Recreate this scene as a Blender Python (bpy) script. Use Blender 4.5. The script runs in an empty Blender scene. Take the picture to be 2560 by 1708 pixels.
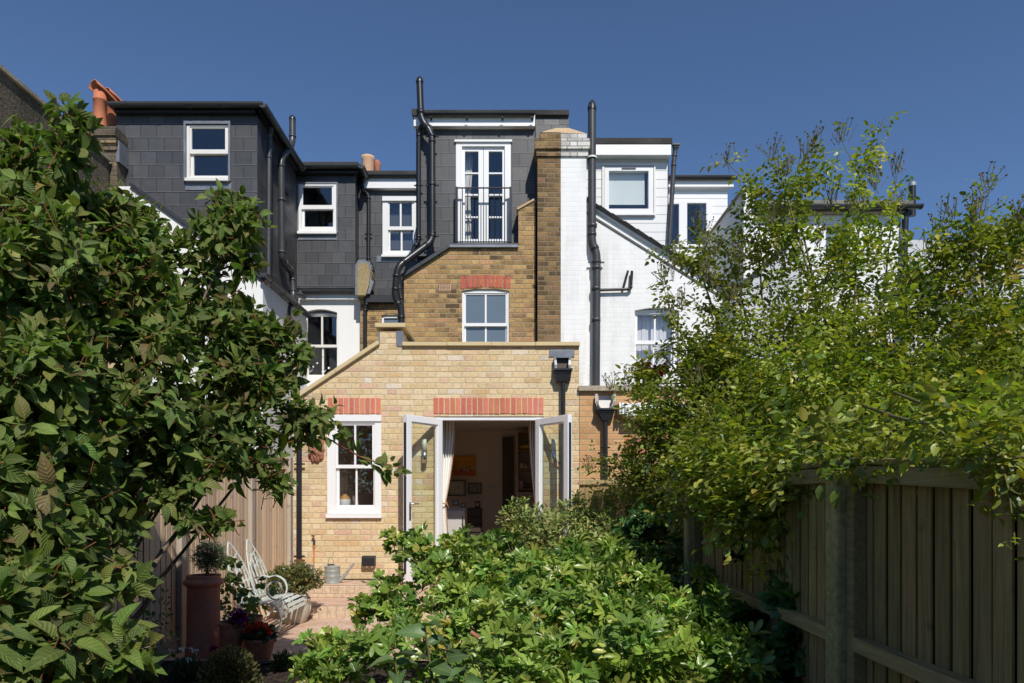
import bpy, math, random
import numpy as np
from mathutils import Vector, Matrix
from mathutils.geometry import tessellate_polygon
R = math.radians
scene = bpy.context.scene
col = scene.collection
# ---------------------------------------------------------------- camera, sky, sun, exposure
EYE = 1.36; F = 1707.0; CX = 1280.0; HY = 1252.0
cam = bpy.data.cameras.new('camera'); cam.lens = 24; cam.sensor_width = 36
cam.shift_y = (HY - 854) / 2560.0; cam.clip_start = .05; cam.clip_end = 800
camo = bpy.data.objects.new('camera', cam); col.objects.link(camo)
camo.location = (0, 0, EYE); camo.rotation_euler = (R(90), 0, 0)
scene.camera = camo
SUN = Vector((.29, -1.0, 1.02)).normalized()
world = bpy.data.worlds.new('World'); scene.world = world; world.use_nodes = True
wn = world.node_tree; wn.nodes.clear()
sky = wn.nodes.new('ShaderNodeTexSky'); sky.sky_type = 'NISHITA'; sky.sun_disc = False
sky.sun_elevation = math.asin(SUN.z); sky.sun_rotation = math.atan2(SUN.x, SUN.y)
sky.altitude = 1500; sky.air_density = 1.0; sky.dust_density = 0; sky.ozone_density = 6.5
bg = wn.nodes.new('ShaderNodeBackground'); bg.inputs[1].default_value = .115
wo = wn.nodes.new('ShaderNodeOutputWorld')
wn.links.new(sky.outputs[0], bg.inputs[0]); wn.links.new(bg.outputs[0], wo.inputs[0])
sl = bpy.data.lights.new('sun', 'SUN'); sl.energy = 4.3; sl.angle = R(.5); sl.color = (1, .95, .86)
so = bpy.data.objects.new('sun', sl); col.objects.link(so)
so.rotation_euler = (-SUN).to_track_quat('-Z', 'Y').to_euler(); so.location = (3, -8, 12)
scene.view_settings.view_transform = 'Standard'; scene.view_settings.look = 'None'
scene.view_settings.exposure = 0.0; scene.view_settings.gamma = 1
scene.cycles.max_bounces = 8; scene.cycles.transparent_max_bounces = 16
# ---------------------------------------------------------------- helpers
def X(px, Z): return (px - CX) * Z / F
def H(py, Z): return EYE + (HY - py) * Z / F
def P(px, py, Z): return Vector((X(px, Z), Z, H(py, Z)))
K = 2560 / 2350.0
def D(dx, dy, Z): return P(dx * K, dy * K, Z)      # from a point measured on the 2350 px wide view
def tag(o, label=None, cat=None, group=None, kind=None):
    if label: o['label'] = label
    if cat: o['category'] = cat
    if group: o['group'] = group
    if kind: o['kind'] = kind
    return o
def thing(name, label, cat, loc=(0, 0, 0), group=None):
    o = bpy.data.objects.new(name, None); col.objects.link(o); o.location = loc
    o.empty_display_size = .1
    o['off'] = list(loc)
    return tag(o, label, cat, group)
def copy_tree(o, parent=None, loc=None):
    c = o.copy(); col.objects.link(c)
    if parent: c.parent = parent
    if loc is not None: c.location = loc
    for ch in list(o.children): copy_tree(ch, c)
    return c
def off_of(o):
    while o is not None:
        if 'off' in o: return Vector(o['off'])
        o = o.parent
    return Vector((0, 0, 0))
class MB:
    def __init__(s): s.v = []; s.f = []; s.sm = []; s.c = []; s.cc = (1, 1, 1)
    def add(s, vs, fs, smooth=False):
        b = len(s.v); s.v += [tuple(v) for v in vs]; s.c += [s.cc] * len(vs)
        for f in fs: s.f.append([b + i for i in f]); s.sm.append(smooth)
        return s
    def box(s, x0, x1, y0, y1, z0, z1, rot=None):
        vs = [(x, y, z) for x in (x0, x1) for y in (y0, y1) for z in (z0, z1)]
        if rot:
            c = Vector(((x0+x1)/2, (y0+y1)/2, (z0+z1)/2)); vs = [c + rot @ (Vector(v) - c) for v in vs]
        return s.add(vs, [(0,1,3,2),(4,6,7,5),(0,4,5,1),(2,3,7,6),(0,2,6,4),(1,5,7,3)])
    def prism(s, outer, holes=(), y0=0, y1=1, axis='y'):
        """outline in (x,z), extruded from y0 (front) to y1; axis 'x': outline in (y,z)"""
        loops = [list(outer)] + [list(h) for h in holes]
        mk = (lambda a, b, t: (a, t, b)) if axis == 'y' else ((lambda a, b, t: (t, a, b)) if axis == 'x' else (lambda a, b, t: (a, b, t)))
        flat = [p for l in loops for p in l]; n = len(flat)
        tris = tessellate_polygon([[Vector((p[0], p[1], 0)) for p in l] for l in loops])
        vs = [mk(p[0], p[1], y0) for p in flat] + [mk(p[0], p[1], y1) for p in flat]
        fs = []
        for t in tris: fs.append(tuple(t)); fs.append(tuple(n + i for i in reversed(t)))
        s.add(vs, fs)
        b = 0
        for l in loops:
            m = len(l); vv = [mk(p[0], p[1], y0) for p in l] + [mk(p[0], p[1], y1) for p in l]
            s.add(vv, [(i, (i+1) % m, m + (i+1) % m, m + i) for i in range(m)])
        return s
    def tube(s, pts, r, n=10, caps=True, rs=None):
        pts = [Vector(p) for p in pts]; m = len(pts); vs = []; fs = []
        t0 = (pts[1]-pts[0]).normalized(); up = Vector((0,0,1)) if abs(t0.z) < .9 else Vector((1,0,0))
        a = t0.cross(up).normalized()
        for i, p in enumerate(pts):
            t = (pts[min(i+1, m-1)] - pts[max(i-1, 0)]).normalized()
            a = (a - t * a.dot(t)).normalized(); b = t.cross(a)
            rr = rs[i] if rs else r
            for k in range(n):
                th = 2*math.pi*k/n; vs.append(p + (a*math.cos(th) + b*math.sin(th)) * rr)
        for i in range(m-1):
            for k in range(n):
                fs.append((i*n+k, i*n+(k+1) % n, (i+1)*n+(k+1) % n, (i+1)*n+k))
        s.add(vs, fs, True)
        if caps:
            s.add(vs[:n], [tuple(range(n))[::-1]]); s.add(vs[-n:], [tuple(range(n))])
        return s
    def lathe(s, prof, c=(0, 0, 0), n=28, rough=0, axis=None):
        c = Vector(c); vs = []; fs = []; m = len(prof)
        for j, (r, z) in enumerate(prof):
            for k in range(n):
                th = 2*math.pi*k/n
                v = Vector((r*math.cos(th), r*math.sin(th), z))
                if axis: v = axis @ v
                vs.append(c + v)
        for j in range(m-1):
            for k in range(n): fs.append((j*n+k, j*n+(k+1) % n, (j+1)*n+(k+1) % n, (j+1)*n+k))
        return s.add(vs, fs, True)
    def ribbon(s, pts, w, t, side):
        """flat bar following pts: width w along 'side', thickness t"""
        pts = [Vector(p) for p in pts]; side = Vector(side).normalized(); m = len(pts); vs = []; fs = []
        for i, p in enumerate(pts):
            tt = (pts[min(i+1, m-1)] - pts[max(i-1, 0)]).normalized(); nn = tt.cross(side).normalized()
            for a, b in ((-1,-1),(1,-1),(1,1),(-1,1)): vs.append(p + side*(a*w/2) + nn*(b*t/2))
        for i in range(m-1):
            for k in range(4): fs.append((i*4+k, i*4+(k+1) % 4, i*4+4+(k+1) % 4, i*4+4+k))
        fs += [(3,2,1,0), tuple((m-1)*4+k for k in range(4))]
        return s.add(vs, fs)
    def build(s, name, mat, parent=None, bevel=0, loc=None):
        off = off_of(parent) if parent is not None else Vector(loc or (0, 0, 0))
        me = bpy.data.meshes.new(name)
        V = np.array(s.v, dtype=np.float32) - np.array(off, dtype=np.float32)
        me.from_pydata(V.tolist(), [], s.f); me.polygons.foreach_set('use_smooth', s.sm)
        at = me.color_attributes.new('Col', 'FLOAT_COLOR', 'POINT')
        at.data.foreach_set('color', np.hstack([np.array(s.c, dtype=np.float32), np.ones((len(s.c), 1), dtype=np.float32)]).ravel())
        me.materials.append(mat); me.update()
        o = bpy.data.objects.new(name, me); col.objects.link(o)
        if parent is not None: o.parent = parent
        else: o.location = off; o['off'] = list(off)
        if bevel:
            b = o.modifiers.new('bevel', 'BEVEL'); b.width = bevel; b.segments = 2; b.limit_method = 'ANGLE'; b.angle_limit = R(40)
        return o
def rect(x0, z0, x1, z1): return [(x0, z0), (x1, z0), (x1, z1), (x0, z1)]
def prect(px0, py0, px1, py1, Z): return rect(X(px0, Z), H(py1, Z), X(px1, Z), H(py0, Z))
def poly(pts, Z): return [(X(a, Z), H(b, Z)) for a, b in pts]
def arch(px0, py0, px1, py1, Z, rise, n=8):
    """rectangle whose top is an arc rising 'rise' px above py0"""
    pts = [(px0, py1), (px1, py1)]
    for i in range(n+1):
        t = i/n; pts.append((px1 + (px0-px1)*t, py0 - rise*math.sin(math.pi*t)))
    return poly(pts, Z)
def bend(pts, r=.08, n=4):
    pts = [Vector(p) for p in pts]; out = [pts[0]]
    for i in range(1, len(pts)-1):
        a, b, c = pts[i-1], pts[i], pts[i+1]
        d1 = (a-b); d2 = (c-b); k = min(r, d1.length*.45, d2.length*.45)
        p, q = b + d1.normalized()*k, b + d2.normalized()*k
        for j in range(n+1):
            t = j/n; out.append(p*(1-t)**2 + b*2*t*(1-t) + q*t*t)
    out.append(pts[-1]); return out
def pipe(parent, name, pts, r, mat, collars=(), r_b=.08, brackets=()):
    m = MB(); m.tube(bend(pts, r_b), r, 14)
    pv = [Vector(p) for p in pts]
    for i in range(1, len(pv)-1):          # socket collars either side of every bend
        for q in (pv[i-1], pv[i+1]):
            d = (q - pv[i]); k = min(r_b*1.1, d.length*.46); c = pv[i] + d.normalized()*k; dn = d.normalized()
            m.tube([c - dn*.02, c - dn*.018, c + dn*.018, c + dn*.02], r, 14, rs=[r, r*1.14, r*1.14, r])
    for p, d in collars:
        p = Vector(p); d = Vector(d).normalized()
        m.tube([p - d*.03, p - d*.028, p + d*.028, p + d*.03], r, 14, rs=[r, r*1.15, r*1.15, r])
    o = m.build(name, mat, parent)
    for p in brackets:
        b = MB(); p = Vector(p); b.tube([p - Vector((0,0,.012)), p + Vector((0,0,.012))], r*1.2, 14)
        b.box(p.x - r*2.0, p.x + r*2.0, p.y + r*.2, p.y + r*.5, p.z - .01, p.z + .01)
        for sx in (-1, 1): b.tube([p + Vector((sx*r*1.75, -r*.1, 0)), p + Vector((sx*r*1.75, r*.5, 0))], .007, 6)
        b.build('bracket', mat, o)
    return o
def gutter(parent, p0, p1, r, mat, name='gutter', brk=0):
    p0, p1 = Vector(p0), Vector(p1); t = (p1-p0).normalized(); s = t.cross(Vector((0, 0, 1))).normalized()
    m = MB(); n = 8; vs = []
    for p in (p0, p1):
        for rr in (r, r*.9):
            for k in range(n+1):
                th = math.pi*k/n; vs.append(p + s*(math.cos(th)*rr) - Vector((0,0,1))*math.sin(th)*rr)
    q = n+1; fs = []
    for k in range(n):
        fs.append((k, k+1, 2*q+k+1, 2*q+k)); fs.append((q+k, 2*q+q+k, 2*q+q+k+1, q+k+1))
    fs += [(0, 2*q, 3*q, q), (n, q+n, 3*q+n, 2*q+n)]
    m.add(vs, fs, False)
    for p, b in ((p0, 0), (p1, 2*q)): m.add([vs[b+k] for k in range(q)], [tuple(range(q))])
    L = (p1-p0).length
    if brk:
        for i in range(int(L/brk)+1):
            c = p0 + t*min(L, (i+.5)*brk)
            pts = [c + s*(math.cos(math.pi*k/6)*r*1.06) - Vector((0,0,1))*math.sin(math.pi*k/6)*r*1.06 for k in range(7)]
            m.ribbon(pts, .03, .008, t)
    return m.build(name, mat, parent)
# ---------------------------------------------------------------- node helpers
class N:
    def __init__(s, name):
        s.m = bpy.data.materials.new(name); s.m.use_nodes = True; s.t = s.m.node_tree; s.t.nodes.clear()
        s.o = s.n('ShaderNodeOutputMaterial')
    def n(s, t, **k):
        x = s.t.nodes.new(t)
        for a, b in k.items(): setattr(x, a, b)
        return x
    def l(s, a, b): s.t.links.new(a, b)
    def set(s, sock, v):
        if isinstance(v, bpy.types.NodeSocket): s.l(v, sock)
        else: sock.default_value = v
    def M(s, op, a, b=0, c=0):
        x = s.n('ShaderNodeMath', operation=op)
        for i, v in enumerate((a, b, c)): s.set(x.inputs[i], v)
        return x.outputs[0]
    def noise(s, vec, scale, detail=4, rough=.55, dist=0):
        x = s.n('ShaderNodeTexNoise'); s.l(vec, x.inputs['Vector'])
        x.inputs['Scale'].default_value = scale; x.inputs['Detail'].default_value = detail
        x.inputs['Roughness'].default_value = rough; x.inputs['Distortion'].default_value = dist
        return x.outputs[0]
    def ramp(s, fac, stops, interp='LINEAR'):
        x = s.n('ShaderNodeValToRGB'); x.color_ramp.interpolation = interp
        e = x.color_ramp.elements
        while len(e) < len(stops): e.new(.5)
        for i, (p, c) in enumerate(stops):
            e[i].position = p; e[i].color = (c[0], c[1], c[2], 1) if not isinstance(c, (int, float)) else (c, c, c, 1)
        s.set(x.inputs[0], fac); return x.outputs[0]
    def mix(s, f, a, b, mode='MIX'):
        x = s.n('ShaderNodeMix', data_type='RGBA', blend_type=mode)
        s.set(x.inputs[0], f)
        for i, v in ((6, a), (7, b)):
            if isinstance(v, tuple) and len(v) == 3: v = v + (1,)
            s.set(x.inputs[i], v)
        return x.outputs[2]
    def streaks(s, p):
        mp = s.n('ShaderNodeMapping'); s.l(p, mp.inputs[0]); mp.inputs['Scale'].default_value = (7, 7, .7)
        a = s.ramp(s.noise(mp.outputs[0], 1.0, 6, .65), [(.35, (.42, .40, .36)), (.56, (1, 1, 1))]); b = s.ramp(s.noise(p, .8, 3), [(.4, 0.), (.65, 1.)])
        return s.mix(b, (1., 1., 1.), a)
    def comb(s, a, b, c):
        x = s.n('ShaderNodeCombineXYZ')
        for i, v in enumerate((a, b, c)): s.set(x.inputs[i], v)
        return x.outputs[0]
    def pos(s):
        g = s.n('ShaderNodeNewGeometry'); s.g = g; return g.outputs['Position']
    def bump(s, h, strength=.5, dist=.01, nrm=None):
        b = s.n('ShaderNodeBump'); b.inputs['Strength'].default_value = strength; b.inputs['Distance'].default_value = dist
        s.l(h, b.inputs['Height'])
        if nrm: s.l(nrm, b.inputs['Normal'])
        return b.outputs[0]
    def prin(s, color, rough=.6, spec=.5, metal=0, nrm=None, **k):
        p = s.n('ShaderNodeBsdfPrincipled')
        if isinstance(color, tuple) and len(color) == 3: color = color + (1,)
        s.set(p.inputs['Base Color'], color); s.set(p.inputs['Roughness'], rough)
        s.set(p.inputs['Specular IOR Level'], spec); s.set(p.inputs['Metallic'], metal)
        if nrm: s.l(nrm, p.inputs['Normal'])
        for a, b in k.items(): s.set(p.inputs[a.replace('_', ' ')], b)
        s.p = p; return p.outputs[0]
    def out(s, sh): s.l(sh, s.o.inputs[0]); return s.m
def cells(n, W, Hh, mort, mode='flemish', wob=.006, axis='wall'):
    """returns (random per brick 0..1, second random, mortar mask 1 in the joint, edge profile, position)"""
    p = n.pos(); sx = n.n('ShaderNodeSeparateXYZ'); n.l(p, sx.inputs[0])
    x, y, z = sx.outputs
    if axis == 'wall':
        sn = n.n('ShaderNodeSeparateXYZ'); n.l(n.g.outputs['True Normal'], sn.inputs[0])
        side = n.M('GREATER_THAN', n.M('ABSOLUTE', sn.outputs[0]), .6)
        u = n.M('ADD', n.M('MULTIPLY', x, n.M('SUBTRACT', 1, side)), n.M('MULTIPLY', y, side)); v = z
    elif axis == 'xy': u, v = x, y
    else: u, v = z, x
    nz = n.n('ShaderNodeTexNoise'); n.l(p, nz.inputs['Vector']); nz.inputs['Scale'].default_value = 22; nz.inputs['Detail'].default_value = 3
    sc = n.n('ShaderNodeSeparateColor'); n.l(nz.outputs['Color'], sc.inputs[0])
    u = n.M('ADD', u, n.M('MULTIPLY', n.M('SUBTRACT', sc.outputs[0], .5), wob*2))
    v = n.M('ADD', v, n.M('MULTIPLY', n.M('SUBTRACT', sc.outputs[1], .5), wob*2))
    row = n.M('FLOOR', n.M('DIVIDE', v, Hh)); fv = n.M('MULTIPLY', n.M('FRACT', n.M('DIVIDE', v, Hh)), Hh)
    par = n.M('MODULO', n.M('ADD', row, 2000), 2)
    uu = n.M('ADD', n.M('DIVIDE', u, W), n.M('MULTIPLY', par, .5))
    jit = n.n('ShaderNodeTexWhiteNoise', noise_dimensions='1D'); n.l(row, jit.inputs['W'])
    if mode != 'slate': uu = n.M('ADD', uu, n.M('MULTIPLY', jit.outputs[0], .08))
    cell = n.M('FLOOR', uu); fu = n.M('FRACT', uu)
    if mode == 'flemish':
        hd = n.M('GREATER_THAN', fu, .6667)
        a = n.M('SUBTRACT', fu, n.M('MULTIPLY', hd, .6667))
        wd = n.M('SUBTRACT', .6667, n.M('MULTIPLY', hd, .3333))
        du = n.M('MULTIPLY', n.M('MINIMUM', a, n.M('SUBTRACT', wd, a)), W)
        bid = n.M('ADD', n.M('MULTIPLY', cell, 2), hd)
    else:
        du = n.M('MULTIPLY', n.M('MINIMUM', fu, n.M('SUBTRACT', 1, fu)), W); bid = cell
    dv = n.M('MINIMUM', fv, n.M('SUBTRACT', Hh, fv))
    d = n.M('MINIMUM', du, dv)
    wn_ = n.n('ShaderNodeTexWhiteNoise', noise_dimensions='3D'); n.l(n.comb(bid, row, 3.3), wn_.inputs['Vector'])
    w2 = n.n('ShaderNodeTexWhiteNoise', noise_dimensions='3D'); n.l(n.comb(bid, row, 9.7), w2.inputs['Vector'])
    ms = n.n('ShaderNodeMapRange'); ms.clamp = True
    n.set(ms.inputs[0], d); ms.inputs[1].default_value = mort*.35; ms.inputs[2].default_value = mort*.75
    ms.inputs[3].default_value = 1; ms.inputs[4].default_value = 0
    return wn_.outputs[0], w2.outputs[0], ms.outputs[0], d, p, fv, du
def brick_mat(name, stops, mortar, W=.3375, Hh=.075, mort=.011, mode='flemish', axis='wall', rough=.9, soot=None, grain=.35, bump=.6, wob=.004, stain=.12, mdark=.65, streak=0):
    n = N(name); r1, r2, m, d, p, fv, du = cells(n, W, Hh, mort, mode, wob, axis)
    c = n.ramp(r1, stops, 'LINEAR')
    big = n.noise(p, 30, 5, .65); c = n.mix(grain, c, n.ramp(big, [(.3, .25), (.5, .5), (.72, .8)]), 'OVERLAY')
    if soot:
        sfac = n.M('MULTIPLY', n.ramp(n.noise(p, 1.3, 3), [(.38, 0.), (.62, 1.)]), n.ramp(n.M('ADD', n.M('MULTIPLY', r2, .6), n.M('MULTIPLY', n.noise(p, 24, 4), .5)), [(.42, 0.), (.72, 1.)]))
        c = n.mix(n.M('MULTIPLY', sfac, soot), c, (.035, .028, .022))
    mc = n.mix(n.noise(p, 60, 3), mortar, tuple(v*mdark for v in mortar))
    c = n.mix(m, c, mc)
    c = n.mix(stain, c, n.ramp(n.noise(p, 1.1, 4), [(.3, .3), (.7, .75)]), 'OVERLAY')
    if streak: c = n.mix(streak, c, n.streaks(p), 'MULTIPLY')
    hgt = n.M('ADD', n.M('MULTIPLY', n.M('SUBTRACT', 1, m), .8), n.M('ADD', n.M('MULTIPLY', n.noise(p, 45, 5, .7), .55), n.M('MULTIPLY', r2, .35)))
    return n.out(n.prin(c, rough, .25, nrm=n.bump(hgt, bump, .012)))
def plain(name, color, rough=.6, spec=.5, metal=0, grain=.15, gs=25, bump=.1, bd=.004, use_col=False, streak=0, **k):
    n = N(name); p = n.pos(); c = color
    if use_col:
        a = n.n('ShaderNodeAttribute', attribute_name='Col'); c = n.mix(1, tuple(color), a.outputs[0], 'MULTIPLY')
    z = n.noise(p, gs, 5, .6)
    c2 = n.mix(grain, c if not isinstance(c, tuple) else tuple(c), n.ramp(z, [(.25, .2), (.75, .85)]), 'OVERLAY')
    if streak: c2 = n.mix(streak, n.mix(0, c, c), n.streaks(p), 'MULTIPLY'); c = c2
    z2 = n.noise(p, 2.1, 4); c2 = n.mix(grain*.8, c2, n.ramp(z2, [(.3, .3), (.7, .7)]), 'OVERLAY')
    rr = n.M('ADD', rough, n.M('MULTIPLY', n.M('SUBTRACT', z2, .5), .25))
    return n.out(n.prin(c2, rr, spec, metal, nrm=n.bump(z, bump, bd), **k))
def wood_mat(name, c1, c2, axis=2, rough=.85, bump=.35, green=0):
    n = N(name); p = n.pos(); mp = n.n('ShaderNodeMapping'); n.l(p, mp.inputs[0])
    s = [22, 22, 22]; s[axis] = 1.2; mp.inputs['Scale'].default_value = s
    a = n.n('ShaderNodeAttribute', attribute_name='Col')
    z = n.noise(mp.outputs[0], 3.0, 6, .65, .6)
    c = n.mix(n.ramp(z, [(.3, 0.), (.7, 1.)]), c1, c2)
    c = n.mix(1, c, a.outputs[0], 'MULTIPLY')
    if green:
        c = n.mix(n.M('MULTIPLY', n.ramp(n.noise(p, 3, 5, .7), [(.4, 0.), (.65, 1.)]), green), c, (.11, .13, .06))
    k = n.ramp(n.noise(p, 9, 2), [(.66, 0.), (.72, 1.)]); c = n.mix(n.M('MULTIPLY', k, .35), c, (.06, .045, .03))
    return n.out(n.prin(c, rough, .2, nrm=n.bump(z, bump, .006)))
def glass_mat(name, tint=(.8, .83, .85), rough=.0, gloss=(1, 1, 1), refl=1.5):
    n = N(name); fr = n.n('ShaderNodeLayerWeight'); fr.inputs[0].default_value = .5; fac = n.M('ADD', .045, n.M('MULTIPLY', n.M('POWER', fr.outputs[1], 4.5), .9))
    t = n.n('ShaderNodeBsdfTransparent'); t.inputs[0].default_value = tint + (1,)
    g = n.n('ShaderNodeBsdfGlossy'); g.inputs['Roughness'].default_value = rough; g.inputs[0].default_value = gloss + (1,)
    p = n.pos(); n.l(n.bump(n.noise(p, 2.2, 1), .06, .02), g.inputs['Normal'])
    mx = n.n('ShaderNodeMixShader'); n.l(n.M('MULTIPLY', fac, refl), mx.inputs[0])
    n.l(t.outputs[0], mx.inputs[1]); n.l(g.outputs[0], mx.inputs[2]); return n.out(mx.outputs[0])
def leaf_mat(name, rough=.4, rib=0, trans=.25, spec=.5, mult=(1, 1, 1), tcol=(1.1, 1.3, .5), ribc=.35):
    n = N(name); a = n.n('ShaderNodeAttribute', attribute_name='Col'); c = n.mix(1, a.outputs[0], mult, 'MULTIPLY')
    uv = n.n('ShaderNodeUVMap'); uv.uv_map = 'UV'; sx = n.n('ShaderNodeSeparateXYZ'); n.l(uv.outputs[0], sx.inputs[0])
    au = n.M('ABSOLUTE', sx.outputs[0]); v = sx.outputs[1]
    mid = n.M('SUBTRACT', 1, n.ramp(au, [(0., 0.), (.1, 1.)]))
    p = n.pos()
    if rib:
        w = n.M('SINE', n.M('MULTIPLY', n.M('SUBTRACT', v, n.M('MULTIPLY', au, .28)), rib*6.2832))
        w01 = n.M('ADD', n.M('MULTIPLY', w, .5), .5)
        c = n.mix(n.M('MULTIPLY', n.M('POWER', w01, 3), ribc), c, n.mix(1, c, (.35, .38, .4), 'MULTIPLY'))
        h = n.M('SUBTRACT', 1, w01)
        nr = n.bump(h, .55, .004)
    else:
        nr = n.bump(n.noise(p, 60, 2), .25, .004)
    c = n.mix(n.M('MULTIPLY', mid, .45), c, n.mix(.5, c, (.45, .55, .2)))
    c = n.mix(.35, c, n.ramp(n.noise(p, 14, 3), [(.3, .25), (.7, .8)]), 'OVERLAY')
    c = n.mix(n.M('MULTIPLY', n.ramp(n.noise(p, 55, 3), [(.64, 0.), (.72, 1.)]), .45), c, (.20, .15, .05))
    pr = n.prin(c, rough, spec, nrm=nr)
    t = n.n('ShaderNodeBsdfTranslucent'); n.l(n.mix(1, c, tcol, 'MULTIPLY'), t.inputs[0])
    mx = n.n('ShaderNodeMixShader'); mx.inputs[0].default_value = trans; n.l(pr, mx.inputs[1]); n.l(t.outputs[0], mx.inputs[2])
    return n.out(mx.outputs[0])
# ---------------------------------------------------------------- materials
M_ = {}
M_['brick'] = brick_mat('yellow_stock_brick', [(0, (.66,.49,.27)), (.18, (.72,.57,.36)), (.38, (.70,.53,.30)), (.52, (.76,.62,.42)), (.66, (.64,.44,.23)), (.76, (.72,.56,.34)), (.84, (.68,.46,.32)), (.89, (.66,.42,.31)), (.93, (.72,.54,.31)), (.97, (.76,.68,.58)), (1, (.52,.40,.24))], (.72,.59,.38), mort=.010, soot=.22, bump=.8, wob=.011, grain=.42, mdark=.88, stain=.25)
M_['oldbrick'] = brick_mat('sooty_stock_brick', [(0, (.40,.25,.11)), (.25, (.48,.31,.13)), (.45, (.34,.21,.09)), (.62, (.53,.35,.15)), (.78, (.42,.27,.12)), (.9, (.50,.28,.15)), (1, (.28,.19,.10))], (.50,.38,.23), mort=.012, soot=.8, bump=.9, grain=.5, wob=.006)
M_['chimbrick'] = brick_mat('chimney_stock_brick', [(0, (.22,.14,.065)), (.3, (.29,.18,.08)), (.55, (.18,.12,.06)), (.75, (.33,.21,.095)), (1, (.24,.14,.08))], (.33,.26,.17), mort=.012, soot=.7, bump=.8, grain=.5)
M_['sootstack'] = brick_mat('sooty_stack_brick', [(0, (.13,.105,.075)), (.4, (.17,.13,.09)), (.8, (.10,.085,.065)), (1, (.30,.22,.12))], (.17,.15,.12), mort=.012, soot=.5, bump=1, grain=.8)
M_['orangebrick'] = brick_mat('orange_brick', [(0, (.56,.32,.15)), (.5, (.62,.37,.18)), (1, (.50,.27,.13))], (.55,.40,.24), W=.225, mort=.011, mode='run', soot=.1, bump=.5, grain=.3)
M_['whitebrick'] = brick_mat('white_painted_brick', [(0, (.82,.82,.81)), (1, (.86,.86,.85))], (.825,.825,.82), mort=.009, soot=0, bump=.22, grain=.04, rough=.7, wob=.010, stain=.04, mdark=.96, streak=.38)
M_['greybrick'] = brick_mat('weathered_paint_brick', [(0, (.62,.60,.55)), (1, (.78,.77,.74))], (.45,.42,.38), mort=.012, soot=.6, bump=.9, grain=.5)
M_['paving'] = brick_mat('pink_clay_paving', [(0, (.56,.35,.24)), (.4, (.64,.44,.32)), (.7, (.56,.38,.28)), (1, (.66,.50,.38))], (.52,.42,.33), W=.2, Hh=.1, mort=.006, mode='run', axis='xy', bump=.4, wob=.003)
M_['steps'] = brick_mat('step_brick', [(0, (.54,.42,.29)), (.5, (.60,.46,.33)), (1, (.50,.38,.27))], (.44,.36,.27), W=.1, Hh=.21, mort=.005, mode='run', bump=.45, grain=.5)
M_['render'] = plain('white_render', (.84,.84,.83), .8, .3, grain=.05, gs=60, bump=.25, bd=.003, streak=.35)
M_['greyrender'] = plain('grey_render', (.55,.56,.58), .85, .3, grain=.1, gs=60)
M_['white'] = plain('white_paint', (.84,.84,.84), .32, .5, grain=.02, gs=18, bump=.03)
M_['offwhite'] = plain('weathered_white_paint', (.74,.72,.68), .5, .4, grain=.25, gs=30, bump=.2)
M_['upvc'] = plain('white_upvc', (.80,.80,.81), .28, .5, grain=.02, gs=12, bump=.02)
M_['pipe'] = plain('black_pipe', (.015,.016,.019), .36, .5, grain=.1, gs=14, bump=.05)
M_['greypipe'] = plain('dark_grey_pipe', (.048,.05,.054), .38, .5, grain=.25, gs=14, bump=.05)
M_['felt'] = plain('mineral_felt', (.055,.053,.052), .95, .2, grain=.9, gs=150, bump=.9, bd=.006)
M_['feltgrey'] = plain('grey_mineral_felt', (.20,.19,.17), .95, .2, grain=.8, gs=120, bump=.9, bd=.006)
M_['fascia'] = plain('black_fascia', (.022,.023,.026), .45, .5, grain=.1)
M_['lead'] = plain('lead_flashing', (.19,.205,.235), .45, .6, .35, grain=.35, gs=9, bump=.35, bd=.01)
M_['darklead'] = plain('dark_lead', (.045,.048,.055), .4, .6, .2, grain=.3, gs=9, bump=.3, bd=.01)
M_['coping'] = plain('cream_coping', (.62,.50,.29), .85, .3, grain=.12, gs=40, bump=.15)
M_['stone'] = plain('weathered_stone', (.34,.29,.22), .95, .2, grain=.7, gs=40, bump=.6)
M_['cement'] = plain('cement_haunching', (.52,.38,.24), .95, .2, grain=.25, gs=30, bump=.4)
M_['patchcement'] = plain('yellowed_cement', (.33,.26,.14), .95, .2, grain=.5, gs=30, bump=.4)
M_['pebble'] = plain('pebbledash', (.115,.095,.07), .95, .2, grain=.95, gs=32, bump=1, bd=.03)
M_['terra'] = plain('terracotta', (.38,.155,.10), .75, .3, grain=.25, gs=18, bump=.2)
M_['potclay'] = plain('orange_chimney_clay', (.50,.17,.085), .7, .3, grain=.2, gs=14, bump=.15)
M_['terrapale'] = plain('weathered_terracotta', (.36,.16,.10), .85, .3, grain=.5, gs=22, bump=.3)
M_['palepot'] = plain('pale_clay', (.62,.38,.24), .8, .3, grain=.2, gs=18, bump=.15)
M_['creampot'] = plain('cream_glaze', (.50,.46,.38), .55, .5, grain=.2, gs=18, bump=.15)
M_['galv'] = plain('galvanised_steel', (.36,.385,.37), .48, .5, .35, grain=.18, gs=30, bump=.08)
M_['mint'] = plain('pale_mint_metal_paint', (.70,.77,.72), .45, .5, grain=.12, gs=30, bump=.1)
M_['chrome'] = plain('brushed_steel', (.55,.55,.56), .22, .5, 1, grain=.05)
M_['frost'] = plain('frosted_lamp_glass', (.62,.66,.60), .35, .5, grain=.03)
M_['redbrick'] = plain('red_rubbed_brick', (.60,.20,.13), .9, .25, grain=.28, gs=32, bump=.4, use_col=True)
M_['mortar'] = plain('pale_mortar', (.60,.46,.29), .95, .2, grain=.3, gs=70, bump=.5)
M_['redbrick_old'] = plain('painted_red_brick', (.48,.125,.085), .9, .25, grain=.3, gs=32, bump=.4, use_col=True)
M_['black'] = plain('black_plastic', (.018,.019,.024), .42, .5, grain=.05)
M_['interior'] = plain('room_wall', (.80,.67,.56), .9, .2, grain=.03)
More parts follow.
